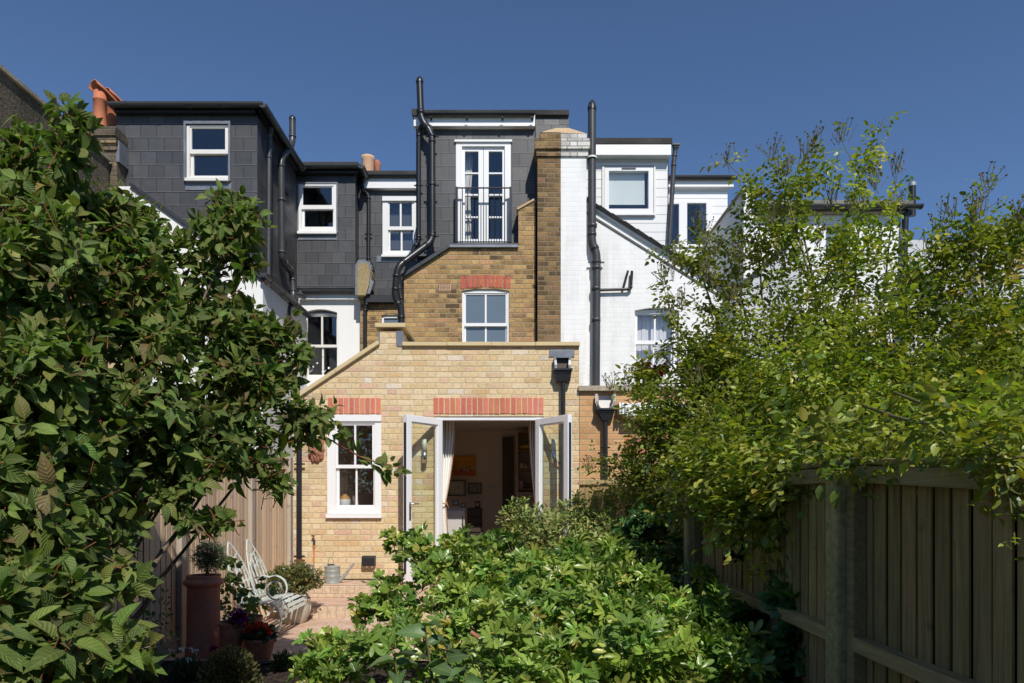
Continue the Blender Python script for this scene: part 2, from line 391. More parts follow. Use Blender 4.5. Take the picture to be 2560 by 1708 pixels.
M_['ceilpaint'] = plain('ceiling_paint', (.8,.76,.70), .9, .2, grain=.02)
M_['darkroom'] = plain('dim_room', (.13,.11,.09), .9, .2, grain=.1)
M_['shadedroom'] = plain('bright_room_back', (.5,.52,.54), .9, .2, grain=.05)
M_['floorwood'] = plain('wood_floor', (.30,.19,.11), .4, .5, grain=.3)
M_['curtain'] = plain('cream_curtain', (.88,.86,.82), .9, .2, grain=.04, gs=120, bump=.1)
M_['tan'] = plain('tan_lining', (.42,.24,.13), .9, .2)
M_['blind'] = plain('roller_blind', (.85,.86,.82), .8, .2, grain=.03)
M_['vertblind'] = plain('vertical_blind', (.85,.79,.79), .8, .2, grain=.03)
M_['glass'] = glass_mat('window_glass', (.92,.94,.95))
M_['clearglass'] = glass_mat('clear_glass', (.94,.965,.925), refl=.8)
M_['soil'] = plain('garden_soil', (.055,.042,.032), 1, .1, grain=.9, gs=26, bump=1, bd=.05)
M_['lawn'] = plain('open_ground', (.08,.085,.045), 1, .1, grain=.6, gs=10, bump=.6)
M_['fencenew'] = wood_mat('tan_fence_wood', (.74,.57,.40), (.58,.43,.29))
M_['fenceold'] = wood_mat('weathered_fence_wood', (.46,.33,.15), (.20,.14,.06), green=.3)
M_['railnew'] = wood_mat('pale_fence_post_wood', (.50,.43,.35), (.38,.32,.25), rough=.9)
M_['railold'] = wood_mat('weathered_rail_wood', (.50,.38,.19), (.26,.195,.09), axis=1, green=.25)
M_['concrete'] = plain('fence_post_concrete', (.34,.29,.15), .95, .2, grain=.6, gs=45, bump=.6, bd=.008)
M_['bark'] = plain('grey_bark', (.15,.115,.08), .9, .2, grain=.7, gs=30, bump=.8, bd=.01)
M_['greenstem'] = plain('green_cane', (.13,.12,.045), .7, .3, grain=.4, gs=30)
M_['redstem'] = plain('red_stem', (.22,.07,.035), .7, .3, grain=.4, gs=30)
M_['orange'] = plain('orange_hose', (.62,.24,.06), .5, .4, grain=.1)
M_['col'] = plain('painted_item', (1, 1, 1), .5, .4, grain=.08, gs=20, use_col=True)
M_['petal'] = plain('petal', (1, 1, 1), .6, .3, grain=.15, gs=60, use_col=True)
def frosted():
    n = N('obscure_glass'); p = n.pos()
    d = n.prin((.125,.165,.20), .22, .9, nrm=n.bump(n.noise(p, 120, 2), .25, .003)); return n.out(d)
M_['obscure'] = frosted()
def slate():
    n = N('slate_hanging'); r1, r2, m, d, p, fv, du = cells(n, .25, .215, .010, 'slate', .0012)
    c = n.ramp(r1, [(0, (.047,.048,.053)), (.5, (.058,.059,.065)), (.9, (.066,.067,.073)), (1, (.080,.080,.085))])
    c = n.mix(.35, c, n.ramp(n.noise(p, 7, 5, .65), [(.3, .3), (.7, .7)]), 'OVERLAY')
    low = n.M('LESS_THAN', fv, .010); side = n.M('LESS_THAN', du, .0035)
    j = n.M('MAXIMUM', low, side); c = n.mix(j, c, (.012,.012,.014))  # dark joints; the row line also paints the shadow under each slate
    edge = n.M('MULTIPLY', n.M('LESS_THAN', fv, .020), n.M('GREATER_THAN', fv, .010)); c = n.mix(n.M('MULTIPLY', edge, .7), c, (.16,.16,.165))  # pale lower edge is a highlight painted into the colour
    h = n.M('ADD', n.M('MULTIPLY', n.M('SUBTRACT', .215, fv), 1.5), n.M('ADD', n.M('MULTIPLY', j, -.25), n.M('ADD', n.M('MULTIPLY', r2, .12), n.M('MULTIPLY', n.noise(p, 16, 4), .08))))
    return n.out(n.prin(c, n.M('ADD', .42, n.M('MULTIPLY', r2, .16)), .5, nrm=n.bump(h, .9, .02)))
M_['slate'] = slate()
def boards():
    n = N('white_clad_boards'); p = n.pos(); s = n.n('ShaderNodeSeparateXYZ'); n.l(p, s.inputs[0])
    f = n.M('FRACT', n.M('DIVIDE', s.outputs[2], .145)); g = n.M('LESS_THAN', f, .075)
    c = n.mix(g, (.76,.76,.765), (.40,.40,.41)); c = n.mix(.15, c, n.ramp(n.noise(p, 4, 4), [(.3, .3), (.7, .7)]), 'OVERLAY')
    return n.out(n.prin(c, .45, .4, nrm=n.bump(n.M('SUBTRACT', 1, g), .6, .01)))
M_['boards'] = boards()
# ---------------------------------------------------------------- builders for houses
def window(par, px, Z, upper=None, lower=None, bars=True, mat='white', rec=.03, frame=8, gap_y=None, room='darkroom', sill=True, arch_rise=0, glass='glass', depth=.9, label=None, fill=None, topfill=0):
    """box sash window: outer rectangle in photo pixels at distance Z"""
    x0, y0, x1, y1 = px
    w = MB(); outer = arch(x0, y0, x1, y1, Z, arch_rise) if arch_rise else prect(x0, y0, x1, y1, Z)
    iu = upper; il = lower
    ox0 = min(iu[0], il[0]) - frame*.55; ox1 = max(iu[2], il[2]) + frame*.55; oy0 = iu[1] - frame*.5; oy1 = il[3] + frame*.9
    w.prism(outer, [prect(ox0, oy0, ox1, oy1, Z)], Z+rec, Z+rec+.10)
    W = w.build('window', M_[mat], par)
    if label: W['label'] = label
    for k, (g, dz) in enumerate(((iu, .015), (il, .05))):
        s = MB(); hs = []
        mid = (g[0]+g[2])/2
        if bars:
            hs = [prect(g[0], g[1], mid-2.2, g[3], Z), prect(mid+2.2, g[1], g[2], g[3], Z)]
        else: hs = [prect(*g, Z)]
        yy0 = oy0 if k == 0 else iu[3] + .5; yy1 = il[1] - .5 if k == 0 else oy1
        s.prism(prect(ox0+.2, yy0, ox1-.2, yy1, Z), hs, Z+rec+dz, Z+rec+dz+.033)
        S = s.build('sash', M_[mat], W, bevel=.004)
        gb = MB(); gz = Z+rec+dz+.016; gx = prect(g[0]-1, g[1]-1, g[2]+1, g[3]+1, Z)
        gb.prism(gx, [], gz, gz+.004); gb.build('pane', M_[glass], W)
    if sill:
        b = MB(); b.box(X(x0-2, Z), X(x1+2, Z), Z+rec-.05, Z+rec+.08, H(y1+1, Z)-.05, H(y1+1, Z)); b.build('sill', M_[mat], W, bevel=.005)
    if room:
        b = MB(); a = prect(x0, y0, x1, y1, Z); xa, za = a[0]; xb, zb = a[2]; e = .25; f = Z+rec+.11
        b.add([(xa-e,f,za-e),(xb+e,f,za-e),(xb+e,f,zb+e),(xa-e,f,zb+e),(xa-e,f+depth,za-e),(xb+e,f+depth,za-e),(xb+e,f+depth,zb+e),(xa-e,f+depth,zb+e)],
              [(0,1,5,4),(1,2,6,5),(2,3,7,6),(3,0,4,7),(4,5,6,7)])
        b.build('room', M_[room], par)
    return W
def soldier(par, x0, x1, y0, y1, Z, n, mat='redbrick', rise=0, seed=1, proud=.012):
    rnd = random.Random(seed); m = MB(); xa, xb = X(x0, Z), X(x1, Z); zt, zb = H(y0, Z), H(y1, Z); w = (xb-xa)/n
    rz = lambda x: rise*math.sin(math.pi*(x-xa)/(xb-xa))*Z/F
    for i in range(n):
        a = xa + w*i + .005 + rnd.uniform(0, .004); b = xa + w*(i+1) - .005 - rnd.uniform(0, .004); k = rnd.uniform(.86, 1.12)
        m.cc = (k, k*rnd.uniform(.88, 1.15), k*rnd.uniform(.88, 1.15)); dz = rz((a+b)/2); sk = rnd.uniform(-.003, .003)
        f = Z - proud + rnd.uniform(-.002, .002); t = zt+dz+rnd.uniform(-.004, .002); u = zb+dz+rnd.uniform(-.002, .004)
        m.add([(a+sk,f,u),(b+sk,f,u),(b,f,t),(a,f,t),(a+sk,Z+.05,u),(b+sk,Z+.05,u),(b,Z+.05,t),(a,Z+.05,t)], [(0,1,2,3),(0,4,5,1),(1,5,6,2),(2,6,7,3),(3,7,4,0)])
    o = m.build('lintel', M_[mat], par, bevel=.003)
    b = MB(); pts = [(xa+.004, zb+.004)] + [(xb-.004, zb+.004)] + [(xb-(xb-xa)*i/8 + (.004 if i == 8 else -.004 if i == 0 else 0), zt-.004+rz(xb-(xb-xa)*i/8)) for i in range(9)]
    b.prism(pts, [], Z-proud+.007, Z+.05); b.build('mortar', M_['mortar'], o)
    return o
def flat_roof(par, x0, x1, y0, z, dep, mat='felt', t=.07, name='roof'):
    m = MB(); m.box(x0, x1, y0, y0+dep, z-t, z); return m.build(name, M_[mat], par, bevel=.01)
# ================================================================ the yellow brick house
ZF = 9.1; PAT = .31
house = thing('terraced_house', 'middle yellow brick house with open french doors and a slate dormer with railing', 'house', (X(1090, ZF), ZF, PAT))
ft = .32   # thickness of the extension's front wall
win = (818, 1037, 953, 1291); door_o = (1086, 1041, 1359, 1449)
m = MB()
m.prism(poly([(733, 1449), (1448, 1449), (1448, 865), (1007, 865), (1007, 829), (949, 829), (949, 860), (778, 975), (733, 1006)], ZF), [prect(*win, ZF), prect(door_o[0], door_o[1], door_o[2], 1448, ZF)], ZF, ZF+ft)
m.build('extension_wall', M_['brick'], house)
xl, xr = X(733, ZF), X(1448, ZF)
m = MB(); ztop = H(865, ZF)
m.box(xl, xl+.25, ZF+ft, 13.2, PAT-.3, 2.6); m.build('flank_wall', M_['brick'], house); m = MB(); m.box(xr-.25, xr, ZF+ft, 10.6, PAT-.3, ztop); m.build('flank_wall', M_['brick'], house); m = MB()
m.box(X(952, ZF), X(1006, ZF), ZF+ft, 10.6, 3.0, H(829, ZF)-.001); m.build('parapet', M_['brick'], house)
rl = rect(-2.3, 9.80, .45, 10.5)  # added opening through roof and ceiling, out of view, to brighten the room
m = MB(); m.prism(rect(xl+.25, ZF+ft, xr-.25, 13.2), [rl], 2.80, 3.0, axis='z'); m.build('extension_roof', M_['felt'], house)
m = MB(); m.box(-2.34, .49, 9.76, 10.54, 3.02, 3.03); m.build('added_rooflight', M_['glass'], house)  # pane over the added opening, unseen by the camera
def coping(pts, name='coping', w=.40, t=.05, mat='coping', lipx=.045, y0=ZF-.05):
    m = MB()
    a, b = pts; d = (Vector((b[0]-a[0], 0, b[1]-a[1]))).normalized(); nn = Vector((-d.z, 0, d.x))
    A = Vector((a[0], 0, a[1])); B = Vector((b[0], 0, b[1])); L = (B-A).length; k = max(1, round(L/.62)); 
    for i in range(k):
        p = A + d*(L*i/k + (.004 if i else 0)); q = A + d*(L*(i+1)/k); e = random.Random(i).uniform(-.003, .003)
        vs = [(v.x, y, v.z) for y in (y0+e, y0+w) for v in (p, q, q+nn*t, p+nn*t)]
        m.add(vs, [(0,1,2,3),(7,6,5,4),(0,4,5,1),(1,5,6,2),(2,6,7,3),(3,7,4,0)])
    return m.build(name, M_[mat], house, bevel=.004)
coping(poly([(1007, 866), (1449, 866)], ZF))
coping(poly([(733, 1004.5), (950, 861)], ZF))
m = MB(); m.box(X(939, ZF), X(1015, ZF), ZF-.05, 10.62, H(820, ZF), H(809.5, ZF)); m.build('coping', M_['coping'], house, bevel=.005)
m = MB(); m.prism(poly([(990, 828), (1008, 828), (1010, 862), (1004, 867), (994, 866), (991, 860)], ZF), [], ZF-.012, ZF-.001); m.build('flashing', M_['lead'], house); m = MB()
m.prism(poly([(945.5, 831), (950, 831), (950, 858), (945.5, 858)], ZF), [], ZF-.008, ZF-.001); m.build('flashing', M_['lead'], house)
soldier(house, 819, 952.5, 995, 1035, ZF, 10, seed=3)
soldier(house, 1083, 1360, 995, 1035, ZF, 20, seed=4)
# kitchen sash window with wide timber surround
window(house, (818, 1040, 953, 1285), ZF, (844, 1063, 930, 1162), (846, 1171, 932, 1263), room=None, rec=.0, frame=9, label='white sash window with a broad white surround')
m = MB(); m.box(X(818, ZF), X(953.5, ZF), ZF-.02, ZF+.0, H(1054, ZF), H(1037.5, ZF)); m.build('window_head', M_['white'], house, bevel=.004)
# french doors
m = MB(); m.prism(prect(1086.5, 1041, 1358.5, 1449, ZF), [prect(1101, 1051, 1344, 1450, ZF)] if 0 else [], 0, 0) if 0 else None
for a in ((1086, 1041, 1359, 1050.5), (1086, 1050.5, 1101, 1448), (1344, 1050.5, 1359, 1448)):
    m.box(X(a[0], ZF)+.001, X(a[2], ZF)-.001, ZF+.015, ZF+.11, H(a[3], ZF), H(a[1], ZF)-.002)
m.build('door_frame', M_['upvc'], house, bevel=.004)
def leaf_door(hx, s, ang, lab):
    """door leaf hinged at photo x hx; s = -1 opens to the left; ang from the wall plane"""
    h = Vector((X(hx, ZF), ZF-.01, PAT+.03)); dx = Vector((s*math.cos(ang), -math.sin(ang), 0)); nn = Vector((dx.y, -dx.x, 0))*(s)
    L = .665; Ht = H(1049, ZF) - PAT - .03; mt = Matrix(((dx.x, nn.x, 0, h.x), (dx.y, nn.y, 0, h.y), (0, 0, 1, h.z), (0, 0, 0, 1)))
    def bx(m, a, b, c, d, e, f):
        vs = [(x, y, z) for x in (a, b) for y in (c, d) for z in (e, f)]
        m.add([mt @ Vector(v) for v in vs], [(0,1,3,2),(4,6,7,5),(0,4,5,1),(2,3,7,6),(0,2,6,4),(1,5,7,3)])
    m = MB(); st = .085
    bx(m, 0, st, -.035, .035, 0, Ht); bx(m, L-st, L, -.035, .035, 0, Ht); bx(m, st, L-st, -.034, .034, Ht-st, Ht); bx(m, st, L-st, -.034, .034, 0, .16)
    for (a, b, c, d) in ((st, st+.015, .16, Ht-st), (L-st-.015, L-st, .16, Ht-st), (st, L-st, Ht-st-.015, Ht-st)): bx(m, a, b, -.022, .022, c, d)
    d = m.build('french_door', M_['upvc'], house, bevel=.005); d['label'] = lab
    g = MB(); bx(g, st, L-st, -.006, .006, .16, Ht-st); g.build('glass', M_['clearglass'], d)
    k = MB(); bx(k, L-.012, L+.002, -.02, .02, .1, Ht-.1); k.build('lock_strip', M_['black'], d)
    if s < 0:
        k = MB()
        for e in (-1, 1): bx(k, L-.06, L-.03, e*.036 if e > 0 else -.046, .046 if e > 0 else -.036, .78, 1.0)
        for e in (-1, 1): k.tube([mt @ Vector((L-.045, e*.04, .98)), mt @ Vector((L-.045, e*.085, .98)), mt @ Vector((L-.16, e*.085, .98))], .010, 8)
        k.build('handle', M_['chrome'], d)
leaf_door(1102, -1, R(54), 'left french door leaf folded outwards, with a steel handle')
leaf_door(1343, 1, R(54), 'right french door leaf folded outwards')
m = MB(); m.box(X(1086, ZF), X(1359, ZF), ZF-.06, ZF+.3, PAT, PAT+.03); m.build('door_step', M_['stone'], house)
# ---- garden room behind the doors
m = MB(); xa, xb, ya, yb, za, zb = xl+.26, xr-.26, ZF+ft+.001, 13.0, PAT+.02, 2.69
m.add([(xa,ya,za),(xb,ya,za),(xb,ya,zb),(xa,ya,zb),(xa,yb,za),(xb,yb,za),(xb,yb,zb),(xa,yb,zb)], [(1,2,6,5),(3,0,4,7),(4,5,6,7)])
m.build('room_wall', M_['interior'], house)
m = MB(); m.prism(rect(xa, ya, xb, yb), [rl], zb, zb+.1, axis='z'); m.build('ceiling', M_['ceilpaint'], house)
m = MB(); m.add([(xa,ya,za),(xb,ya,za),(xb,yb,za),(xa,yb,za)], [(0,1,2,3)]); m.build('room_floor', M_['floorwood'], house)
m = MB(); zz = 12.9; m.box(X(1256, zz), X(1284, zz), 12.93, 12.99, PAT+.02, H(1092, zz)); m.build('doorway', M_['darkroom'], house)
# ---- upper rear wall, outrigger at 10.6
ZU = 10.6
m = MB()
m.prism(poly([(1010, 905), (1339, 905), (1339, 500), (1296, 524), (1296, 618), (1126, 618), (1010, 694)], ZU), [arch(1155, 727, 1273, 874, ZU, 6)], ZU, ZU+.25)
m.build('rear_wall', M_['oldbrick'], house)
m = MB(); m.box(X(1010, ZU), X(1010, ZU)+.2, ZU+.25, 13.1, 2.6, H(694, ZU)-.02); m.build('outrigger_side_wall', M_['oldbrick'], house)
soldier(house, 1152, 1277, 692, 723, ZU, 13, 'redbrick_old', rise=5, seed=7, proud=.006)
window(house, (1155, 727, 1273, 874), ZU, (1164, 735, 1264, 806), (1164, 814, 1264, 864), rec=.03, frame=7, arch_rise=4, glass='obscure', room=None, label='white sash window with obscured glass under a red brick arch')
m = MB()
m.box(X(1098, ZU), X(1127, ZU), ZU-.006, ZU+.01, H(728, ZU), H(711, ZU))
ab = m.build('air_brick', M_['palepot'], house); m = MB()
for i in range(7):
    for j in range(5):
        a = X(1099.5+i*3.8, ZU); b = H(726.5-j*3.3, ZU); m.box(a, a+.017, ZU-.0075, ZU-.004, b, b+.011)
m.build('vent_slots', M_['black'], ab)
def slab(a, b, Z, t, y0, y1, mat, name, par=house):
    A = Vector((X(a[0], Z), 0, H(a[1], Z))); B = Vector((X(b[0], Z), 0, H(b[1], Z))); d = (B-A).normalized(); nn = Vector((-d.z, 0, d.x))*t
    m = MB(); vs = [(v.x, y, v.z) for y in (y0, y1) for v in (A, B, B+nn, A+nn)]
    m.add(vs, [(0,1,2,3),(7,6,5,4),(0,4,5,1),(1,5,6,2),(2,6,7,3),(3,7,4,0)]); return m.build(name, M_[mat], par, bevel=.004)
slab((1007, 697), (1126, 621), ZU, .055, ZU-.06, ZU+.5, 'darklead', 'verge_capping')
slab((1125, 621), (1296, 621), ZU, .04, ZU-.05, ZU+.3, 'lead', 'lead_flashing')
slab((1127, 615), (1295, 615), ZU, .04, ZU-.02, ZU+.3, 'darklead', 'lead_flashing')
slab((1294, 526), (1337, 502), ZU, .035, ZU-.02, ZU+.25, 'cement', 'cement_capping')
# chimney breast (bare half and white half share the party line)
zc = ZU-.16; m = MB()

def course(m, ya, yb, xa_, xb_, pr): m.box(X(xa_, zc), X(xb_, zc), zc-pr, ZU+.3+pr, H(ya, zc), H(yb, zc))
course(m, 1080, 392, 1344, 1402, .0)
course(m, 392, 376, 1341, 1402, .03); course(m, 376, 351, 1337, 1402, .06); course(m, 351, 330, 1351, 1402, .0)
ch = m.build('chimney', M_['chimbrick'], house)
m = MB(); course(m, 1080, 392, 1402, 1466, .001); m.build('painted_half', M_['whitebrick'], ch)
m = MB(); course(m, 392, 376, 1402, 1470, .031); course(m, 376, 351, 1402, 1474, .061); course(m, 351, 334, 1402, 1467, .001); m.build('painted_corbel', M_['greybrick'], ch)
m = MB()
zt_ = zc+.14
base = [(X(1350, zc), zc, H(331, zc)), (X(1467, zc), zc, H(334, zc)), (X(1467, zc), ZU+.3, H(334, zc)), (X(1350, zc), ZU+.3, H(331, zc))]
top = [(X(1390, zt_), zt_, H(320, zt_)), (X(1422, zt_), zt_, H(320, zt_)), (X(1422, zt_), ZU+.18, H(319, zt_)), (X(1390, zt_), ZU+.18, H(319, zt_))]
m.add(base + top, [(0,1,5,4),(1,2,6,5),(2,3,7,6),(3,0,4,7),(4,5,6,7)]); m.build('haunching', M_['cement'], ch)
# loft dormer in slate at 10.85
ZD = 10.85
m = MB(); m.prism(prect(1040, 300, 1340, 640, ZD), [prect(1140, 353, 1277, 610, ZD)], ZD, ZD+.12); m.box(X(1040, ZD), X(1040, ZD)+.1, ZD+.12, 13.0, 4.3, H(300, ZD)); m.box(X(1340, ZD), X(1340, ZD)+.1, ZD+.12, 13.0, 4.3, H(300, ZD))
m.build('dormer_wall', M_['slate'], house)
m = MB(); m.box(X(1338.5, ZD), X(1418, ZD), ZD-.04, ZD+.3, H(420, ZD), H(285, ZD)); m.box(X(1418, ZD), X(1418, ZD)+.02, ZD-.04, 13, H(420, ZD), H(285, ZD)); m.build('parapet_wall', M_['slate'], house)
m = MB(); m.box(X(1338, ZD-.09), X(1423, ZD-.09), ZD-.09, ZD+.35, H(287, ZD-.09), H(274, ZD-.09)); m.build('parapet_capping', M_['felt'], house, bevel=.008)
m = MB(); m.box(X(1034, ZD-.10), X(1337.5, ZD-.10), ZD-.10, ZD, H(315, ZD-.10), H(284.5, ZD-.10)); m.build('fascia', M_['white'], house, bevel=.003)
m = MB(); m.box(X(1029, ZD-.12), X(1337.8, ZD-.12), ZD-.12, 13.1, H(284, ZD-.12), H(274, ZD-.12)); m.box(X(1029, ZD-.14), X(1047, ZD-.14), ZD-.145, ZD-.125, H(289, ZD-.14), H(272, ZD-.14)); m.build('roof', M_['felt'], house, bevel=.006)
gutter(house, (X(1052, ZD-.16), ZD-.155, H(283, ZD-.16)), (X(1336, ZD-.16), ZD-.155, H(283, ZD-.16)), .042, M_['pipe'])
m = MB()
for px in (1078, 1167, 1256, 1330): m.ribbon([P(px, 292, ZD-.2), P(px, 296, ZD-.17), P(px, 302, ZD-.145)], .03, .012, (1, 0, 0))
m.build('gutter_bracket', M_['pipe'], house)
# juliet french window
m = MB(); g1, g2 = (1162, 1196), (1221.5, 1256); rows = [(376, 429), (432.5, 483), (487, 539), (543, 596)]
m.prism(prect(1140, 353, 1277, 609, ZD), [prect(1155, 366, 1262, 608, ZD)], ZD-.01, ZD+.1)
fw = m.build('french_window', M_['white'], house, bevel=.004)
for (a, b), (c, d) in ((g1, (1154, 1208)), (g2, (1209, 1263))):
    m = MB(); m.prism(prect(c, 366, d, 608, ZD), [prect(a, r0, b, r1, ZD) for r0, r1 in rows], ZD+.03, ZD+.075); m.build('door_leaf', M_['white'], fw, bevel=.004)
    m = MB(); m.prism(prect(a-1, 375, b+1, 597, ZD), [], ZD+.05, ZD+.055); m.build('pane', M_['glass'], fw)
m = MB(); m.box(X(1140, ZD)-.02, X(1277, ZD)+.02, ZD-.04, ZD, H(357, ZD), H(352, ZD)); m.build('head', M_['white'], fw)
def room_box(px, Z, dep, mat, par):
    b = MB(); (xa, za), _, (xb, zb), _ = prect(*px, Z); e = .25
    b.add([(xa-e,Z,za-e),(xb+e,Z,za-e),(xb+e,Z,zb+e),(xa-e,Z,zb+e),(xa-e,Z+dep,za-e),(xb+e,Z+dep,za-e),(xb+e,Z+dep,zb+e),(xa-e,Z+dep,zb+e)], [(0,1,5,4),(1,2,6,5),(2,3,7,6),(3,0,4,7),(4,5,6,7)])
    return b.build('room', M_[mat], par)
room_box((1140, 353, 1277, 600), ZD+.13, 1.6, 'darkroom', house)
# juliet railing
m = MB(); zr = ZD-.14
m.ribbon([P(1143, 470, zr), P(1275, 470, zr)], .03, .012, (0, 1, 0)); m.ribbon([P(1143, 605, zr), P(1275, 605, zr)], .03, .012, (0, 1, 0))
for i in range(11):
    px = 1143 + i*13.2; m.tube([P(px, 470, zr), P(px, 608, zr)], .012 if i in (0, 10) else .0075, 6)
for px in (1141.5, 1276.5):
    m.box(X(px, zr)-.018, X(px, zr)+.018, zr-.02, zr+.02, H(606, zr), H(468, zr))
    for py in (488, 596): m.box(X(px, zr)-.012, X(px, zr)+.012, zr, ZD, H(py, zr), H(py-3, zr))
m.build('balcony_railing', M_['pipe'], house)
# soil pipe and rainwater pipes
zp = ZD-.20
pipe(house, 'soil_pipe', [P(1049, 205, zp), P(1052.5, 300, zp), P(1080, 333, zp), P(1081, 603, zp), P(993, 668, ZU-.2), P(987, 745, ZU-.16), P(1003, 772, ZU-.12), P(1004.5, 900, ZU-.1)], .052, M_['pipe'], collars=[(P(1052, 281, zp), (0,0,1)), (P(1080.5, 460, zp), (0,0,1)), (P(1080.5, 588, zp), (0,0,1))], r_b=.12, brackets=[P(1080.5, 462, zp), P(1080, 340, zp), P(1081, 590, zp)])
m = MB(); c = P(1049, 203, zp); m.lathe([(.058, -.03), (.058, .0), (.05, .03), (.02, .06), (.0, .065)], c, 12)
for k in range(8): a = k*math.pi/4; m.tube([c + Vector((math.cos(a)*.056, math.sin(a)*.056, -.01)), c + Vector((math.cos(a)*.03, math.sin(a)*.03, .065))], .006, 4)
m.build('vent_cowl', M_['pipe'], house)
zq = ZD-.10
pipe(house, 'downpipe', [P(1063, 305, ZD-.22), P(1047, 325, zq), P(1046.5, 606, zq), P(1033, 622, zq), P(1033, 652, zq)], .036, M_['pipe'], brackets=[P(1046.5, 463, zq), P(1046.5, 598, zq)])
pipe(house, 'downpipe', [P(997, 690, ZU-.09), P(1000, 735, ZU-.09), P(1005, 760, ZU-.09), P(1005, 800, ZU-.09)], .034, M_['pipe'])
pipe(house, 'downpipe', [(X(752, ZF), ZF-.075, H(1020, ZF)), (X(752, ZF), ZF-.075, H(1396, ZF))], .036, M_['pipe'], brackets=[(X(752, ZF), ZF-.075, H(1161, ZF)), (X(752, ZF), ZF-.075, H(1390, ZF))])
# parapet outlet, hopper and pipe
def hopper(par, cx, Z, yt, yb, xt0, xt1, xb0, xb1, dep=.15, mat='black'):
    m = MB(); a, b = X(xt0, Z), X(xt1, Z); c, d = X(xb0, Z), X(xb1, Z); zt, zb = H(yt, Z), H(yb, Z); f = Z-dep; g = Z-dep*.8; w = Z-.005; lip = .012
    m.add([(a,f,zt),(b,f,zt),(b,w,zt),(a,w,zt),(c,g,zb),(d,g,zb),(d,w,zb),(c,w,zb)], [(0,4,5,1),(1,5,6,2),(3,2,6,7),(0,3,7,4),(4,7,6,5)])
    for q in ((a-lip, b+lip, f-lip, f), (a-lip, a, f, w), (b, b+lip, f, w)): m.box(q[0], q[1], q[2], q[3], zt-.02, zt+.004)
    m.box(a, b, f, w, zt-.05, zt-.045)
    return m.build('hopper', M_[mat], par)
hopper(house, 1406, ZF, 927, 957, 1386, 1427, 1390, 1424)
pipe(house, 'downpipe', [(X(1406.5, ZF), ZF-.075, H(955, ZF)), (X(1406.5, ZF), ZF-.075, PAT+.05)], .032, M_['pipe'], brackets=[(X(1406.5, ZF), ZF-.075, H(1158, ZF))])
m = MB(); m.box(X(1373, ZF), X(1436, ZF), ZF-.012, ZF-.001, H(893, ZF), H(875, ZF)); m.build('lead_apron', M_['lead'], house, bevel=.004)
m = MB()
for sx, (pa, pb) in ((-1, (1383, 1391)), (1, (1422, 1427))):
    for k in range(1):
        pts = [P(1386 if sx < 0 else 1425, 894, ZF-.02), P(1388 if sx < 0 else 1424, 903, ZF-.06), P(1389 if sx < 0 else 1423, 914, ZF-.085), P(1389 if sx < 0 else 1424, 926, ZF-.09)]
        m.ribbon(pts, .10, .01, (0, 1, 0)); m.ribbon([p - Vector((0, .045, 0)) for p in pts], .03, .014, (1, 0, 0))
m.box(X(1385, ZF), X(1427, ZF), ZF-.07, ZF-.001, H(897, ZF), H(893.5, ZF)); m.build('lead_spout', M_['lead'], house)
m = MB(); m.box(X(1389, ZF), X(1423, ZF), ZF-.008, ZF-.0005, H(926, ZF), H(897, ZF)); m.build('outlet_opening', M_['darkroom'], house)
# ---- main roof dormer of the same house, further back
ZM = 13.1
m = MB(); m.prism(prect(888, 466, 1060, 745, ZM), [prect(958, 496, 1050, 636, ZM)], ZM, ZM+.12); m.box(X(888, ZM), X(1440, ZM), ZM+.13, ZM+3.5, 4.4, H(450, ZM)); m.build('main_dormer_wall', M_['slate'], house)
m = MB(); m.box(X(887, ZM-.12), X(1060, ZM-.12), ZM-.12, ZM+3.6, H(436, ZM-.12), H(426, ZM-.12)); m.build('roof', M_['felt'], house, bevel=.006)
m = MB(); m.box(X(905, ZM-.10), X(1060, ZM-.10), ZM-.10, ZM, H(470, ZM-.10), H(437, ZM-.10)); m.build('fascia', M_['white'], house)
gutter(house, (X(908, ZM-.15), ZM-.145, H(437, ZM-.15)), (X(1060, ZM-.15), ZM-.145, H(437, ZM-.15)), .045, M_['pipe'])
window(house, (957, 494, 1053, 638), ZM, (974, 508, 1030, 567), (975, 576, 1032, 626), rec=-.03, frame=6, room='shadedroom', glass='glass')
m = MB(); m.box(X(957, ZM), X(1053, ZM), ZM-.06, ZM-.03, H(505, ZM), H(494, ZM)); m.build('window_head', M_['white'], house)
m = MB(); m.box(X(942, ZM), X(1056, ZM), ZM-.012, ZM-.001, H(655, ZM), H(640, ZM)); m.build('lead_apron', M_['lead'], house)
m = MB(); za, zb2 = H(740, ZM-.45), H(710, ZM-.02); m.add([(X(935, ZM-.45), ZM-.45, za), (X(1010, ZM-.45), ZM-.45, za), (X(1010, ZM), ZM, zb2), (X(935, ZM), ZM, zb2), (X(935, ZM-.45), ZM-.45, za-.03), (X(1010, ZM-.45), ZM-.45, za-.03)], [(0,1,2,3), (4,5,1,0)]); m.build('roof_slope', M_['slate'], house)
ZN = 12.7; m = MB(); m.box(X(912, ZN), X(1012, ZN), ZN-.1, ZN+.02, H(759, ZN), H(741, ZN)); m.build('fascia', M_['fascia'], house)
m = MB(); m.prism(prect(900, 745, 1020, 900, ZN), [arch(953, 788, 1000, 830, ZN, 4)], ZN+.02, ZN+.3); m.build('side_return_wall', M_['oldbrick'], house)
m = MB(); m.prism(arch(953, 788, 1000, 830, ZN, 4), [prect(958, 793, 997, 829, ZN)], ZN+.06, ZN+.12); w_ = m.build('window', M_['white'], house)
m = MB(); m.prism(prect(957, 792, 998, 830, ZN), [], ZN+.09, ZN+.1); m.build('pane', M_['obscure'], w_)
soldier(house, 950, 1003, 763, 787, ZN+.02, 8, 'oldbrick', rise=3, seed=11, proud=.004)
